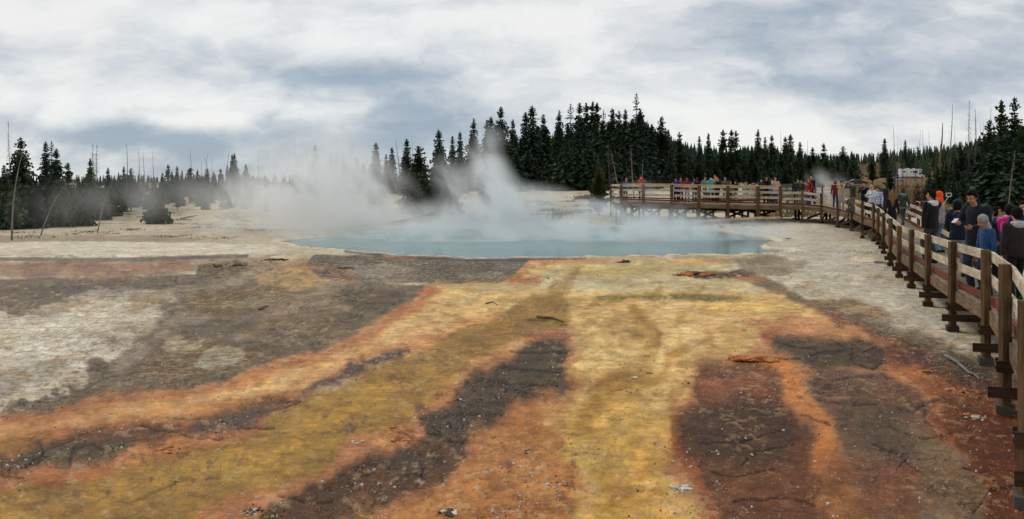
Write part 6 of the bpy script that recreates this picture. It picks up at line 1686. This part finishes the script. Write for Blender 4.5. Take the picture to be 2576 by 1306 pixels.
    stick([(2378,898),(2405,915),(2435,938),(2447,947)], .03, gw, 'crooked grey driftwood stick beside the boardwalk footing')
    stick([(2437,940),(2452,948),(2465,956)], .022, gw, 'short splintered grey stick on the rust strip')
    stick([(2170,885),(2192,877),(2205,870)], .012, gw, 'thin pale twig on the upper right dark mat')
    stick([(1352,800),(1390,805),(1418,812)], .035, plain('algae_log', lin((110,88,34)), .7, .3, 6, .4), 'olive crusted log lying across the golden stream head', 'log', 'log')
    stick([(1222,765),(1240,763),(1252,768)], .018, dw, 'small dark curved twig in the pale yellow field')
    stick([(652,781),(668,775),(677,771)], .025, dw, 'dark broken branch on the grey flats')
    stick([(2200,662),(2222,664),(2245,668)], .05, gw, 'pale stick on the sinter near the boardwalk curve')
    stick([(540,512),(590,515),(650,516),(700,512)], .12, dw, 'long fallen trunk on the pale slope at left', 'log', 'fallen trunk')
    stick([(70,545),(140,540),(210,532),(270,526)], .14, gw, 'fallen grey trunk under the left bushes', 'log', 'fallen trunk')
    stick([(455,552),(480,548),(495,545)], .06, gw, 'pair-like pale branch lying on the left slope')
    # dark low plants near the right end of the pool
    sh = leafmat('low_shrub_leaves', (.018,.020,.010), (.05,.045,.02))
    for i, (x, y, w, lab) in enumerate([(2905,906,24,'flat dark shrub mound right of the steam, leftmost of the pair'),(2947,911,28,'flat dark green shrub mound, right of the pair by the pool'),
        (2982,919,22,'small brown tuft plant in front of the shrub mounds'),(3014,921,18,'small twiggy plant right of the brown tuft'),(3060,912,26,'ragged dark low plant below the platform end post'),
        (3110,897,12,'tiny dark clump under the platform end post'),(3142,888,14,'small dark clump by the ground cable under the curve'),(2884,918,14,'tiny grey plant left of the shrub mounds'),
        (3152,957,10,'tiny dark plant on the sinter right of the pool'),(2860,902,18,'faint grey mound in thin steam at the pool edge')]):
        Y = 3600*CH/(y-730); X_ = px2u(x)*Y; z = gz(X_, Y); ww = w/3600*Y/2; V = []; Fc = []
        for k in range(420):
            a = r.uniform(0, 6.28); q = r.random()**.5*ww; b = Vector((math.cos(a)*q, math.sin(a)*q*.8, 0)); hgt = ww*.75*(1-(q/ww)**2*.7)*r.uniform(.4, 1)
            d = Vector((r.gauss(0,1), r.gauss(0,1), 0)).normalized()*.028; t = b+Vector((r.gauss(0,.05), r.gauss(0,.05), hgt+.02)); m = len(V); V += [b*.8+Vector((0,0,hgt*.3))-d, b*.8+Vector((0,0,hgt*.3))+d, t]; Fc.append((m, m+1, m+2))
        tag(mesh_obj('shrub', V, Fc, sh, loc=(X_, Y, z)), lab, 'shrub')
import time as _t
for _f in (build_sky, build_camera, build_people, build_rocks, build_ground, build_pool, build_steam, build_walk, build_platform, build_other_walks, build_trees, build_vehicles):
    _a = _t.time(); _f(); print(_f.__name__, round(_t.time()-_a, 1))
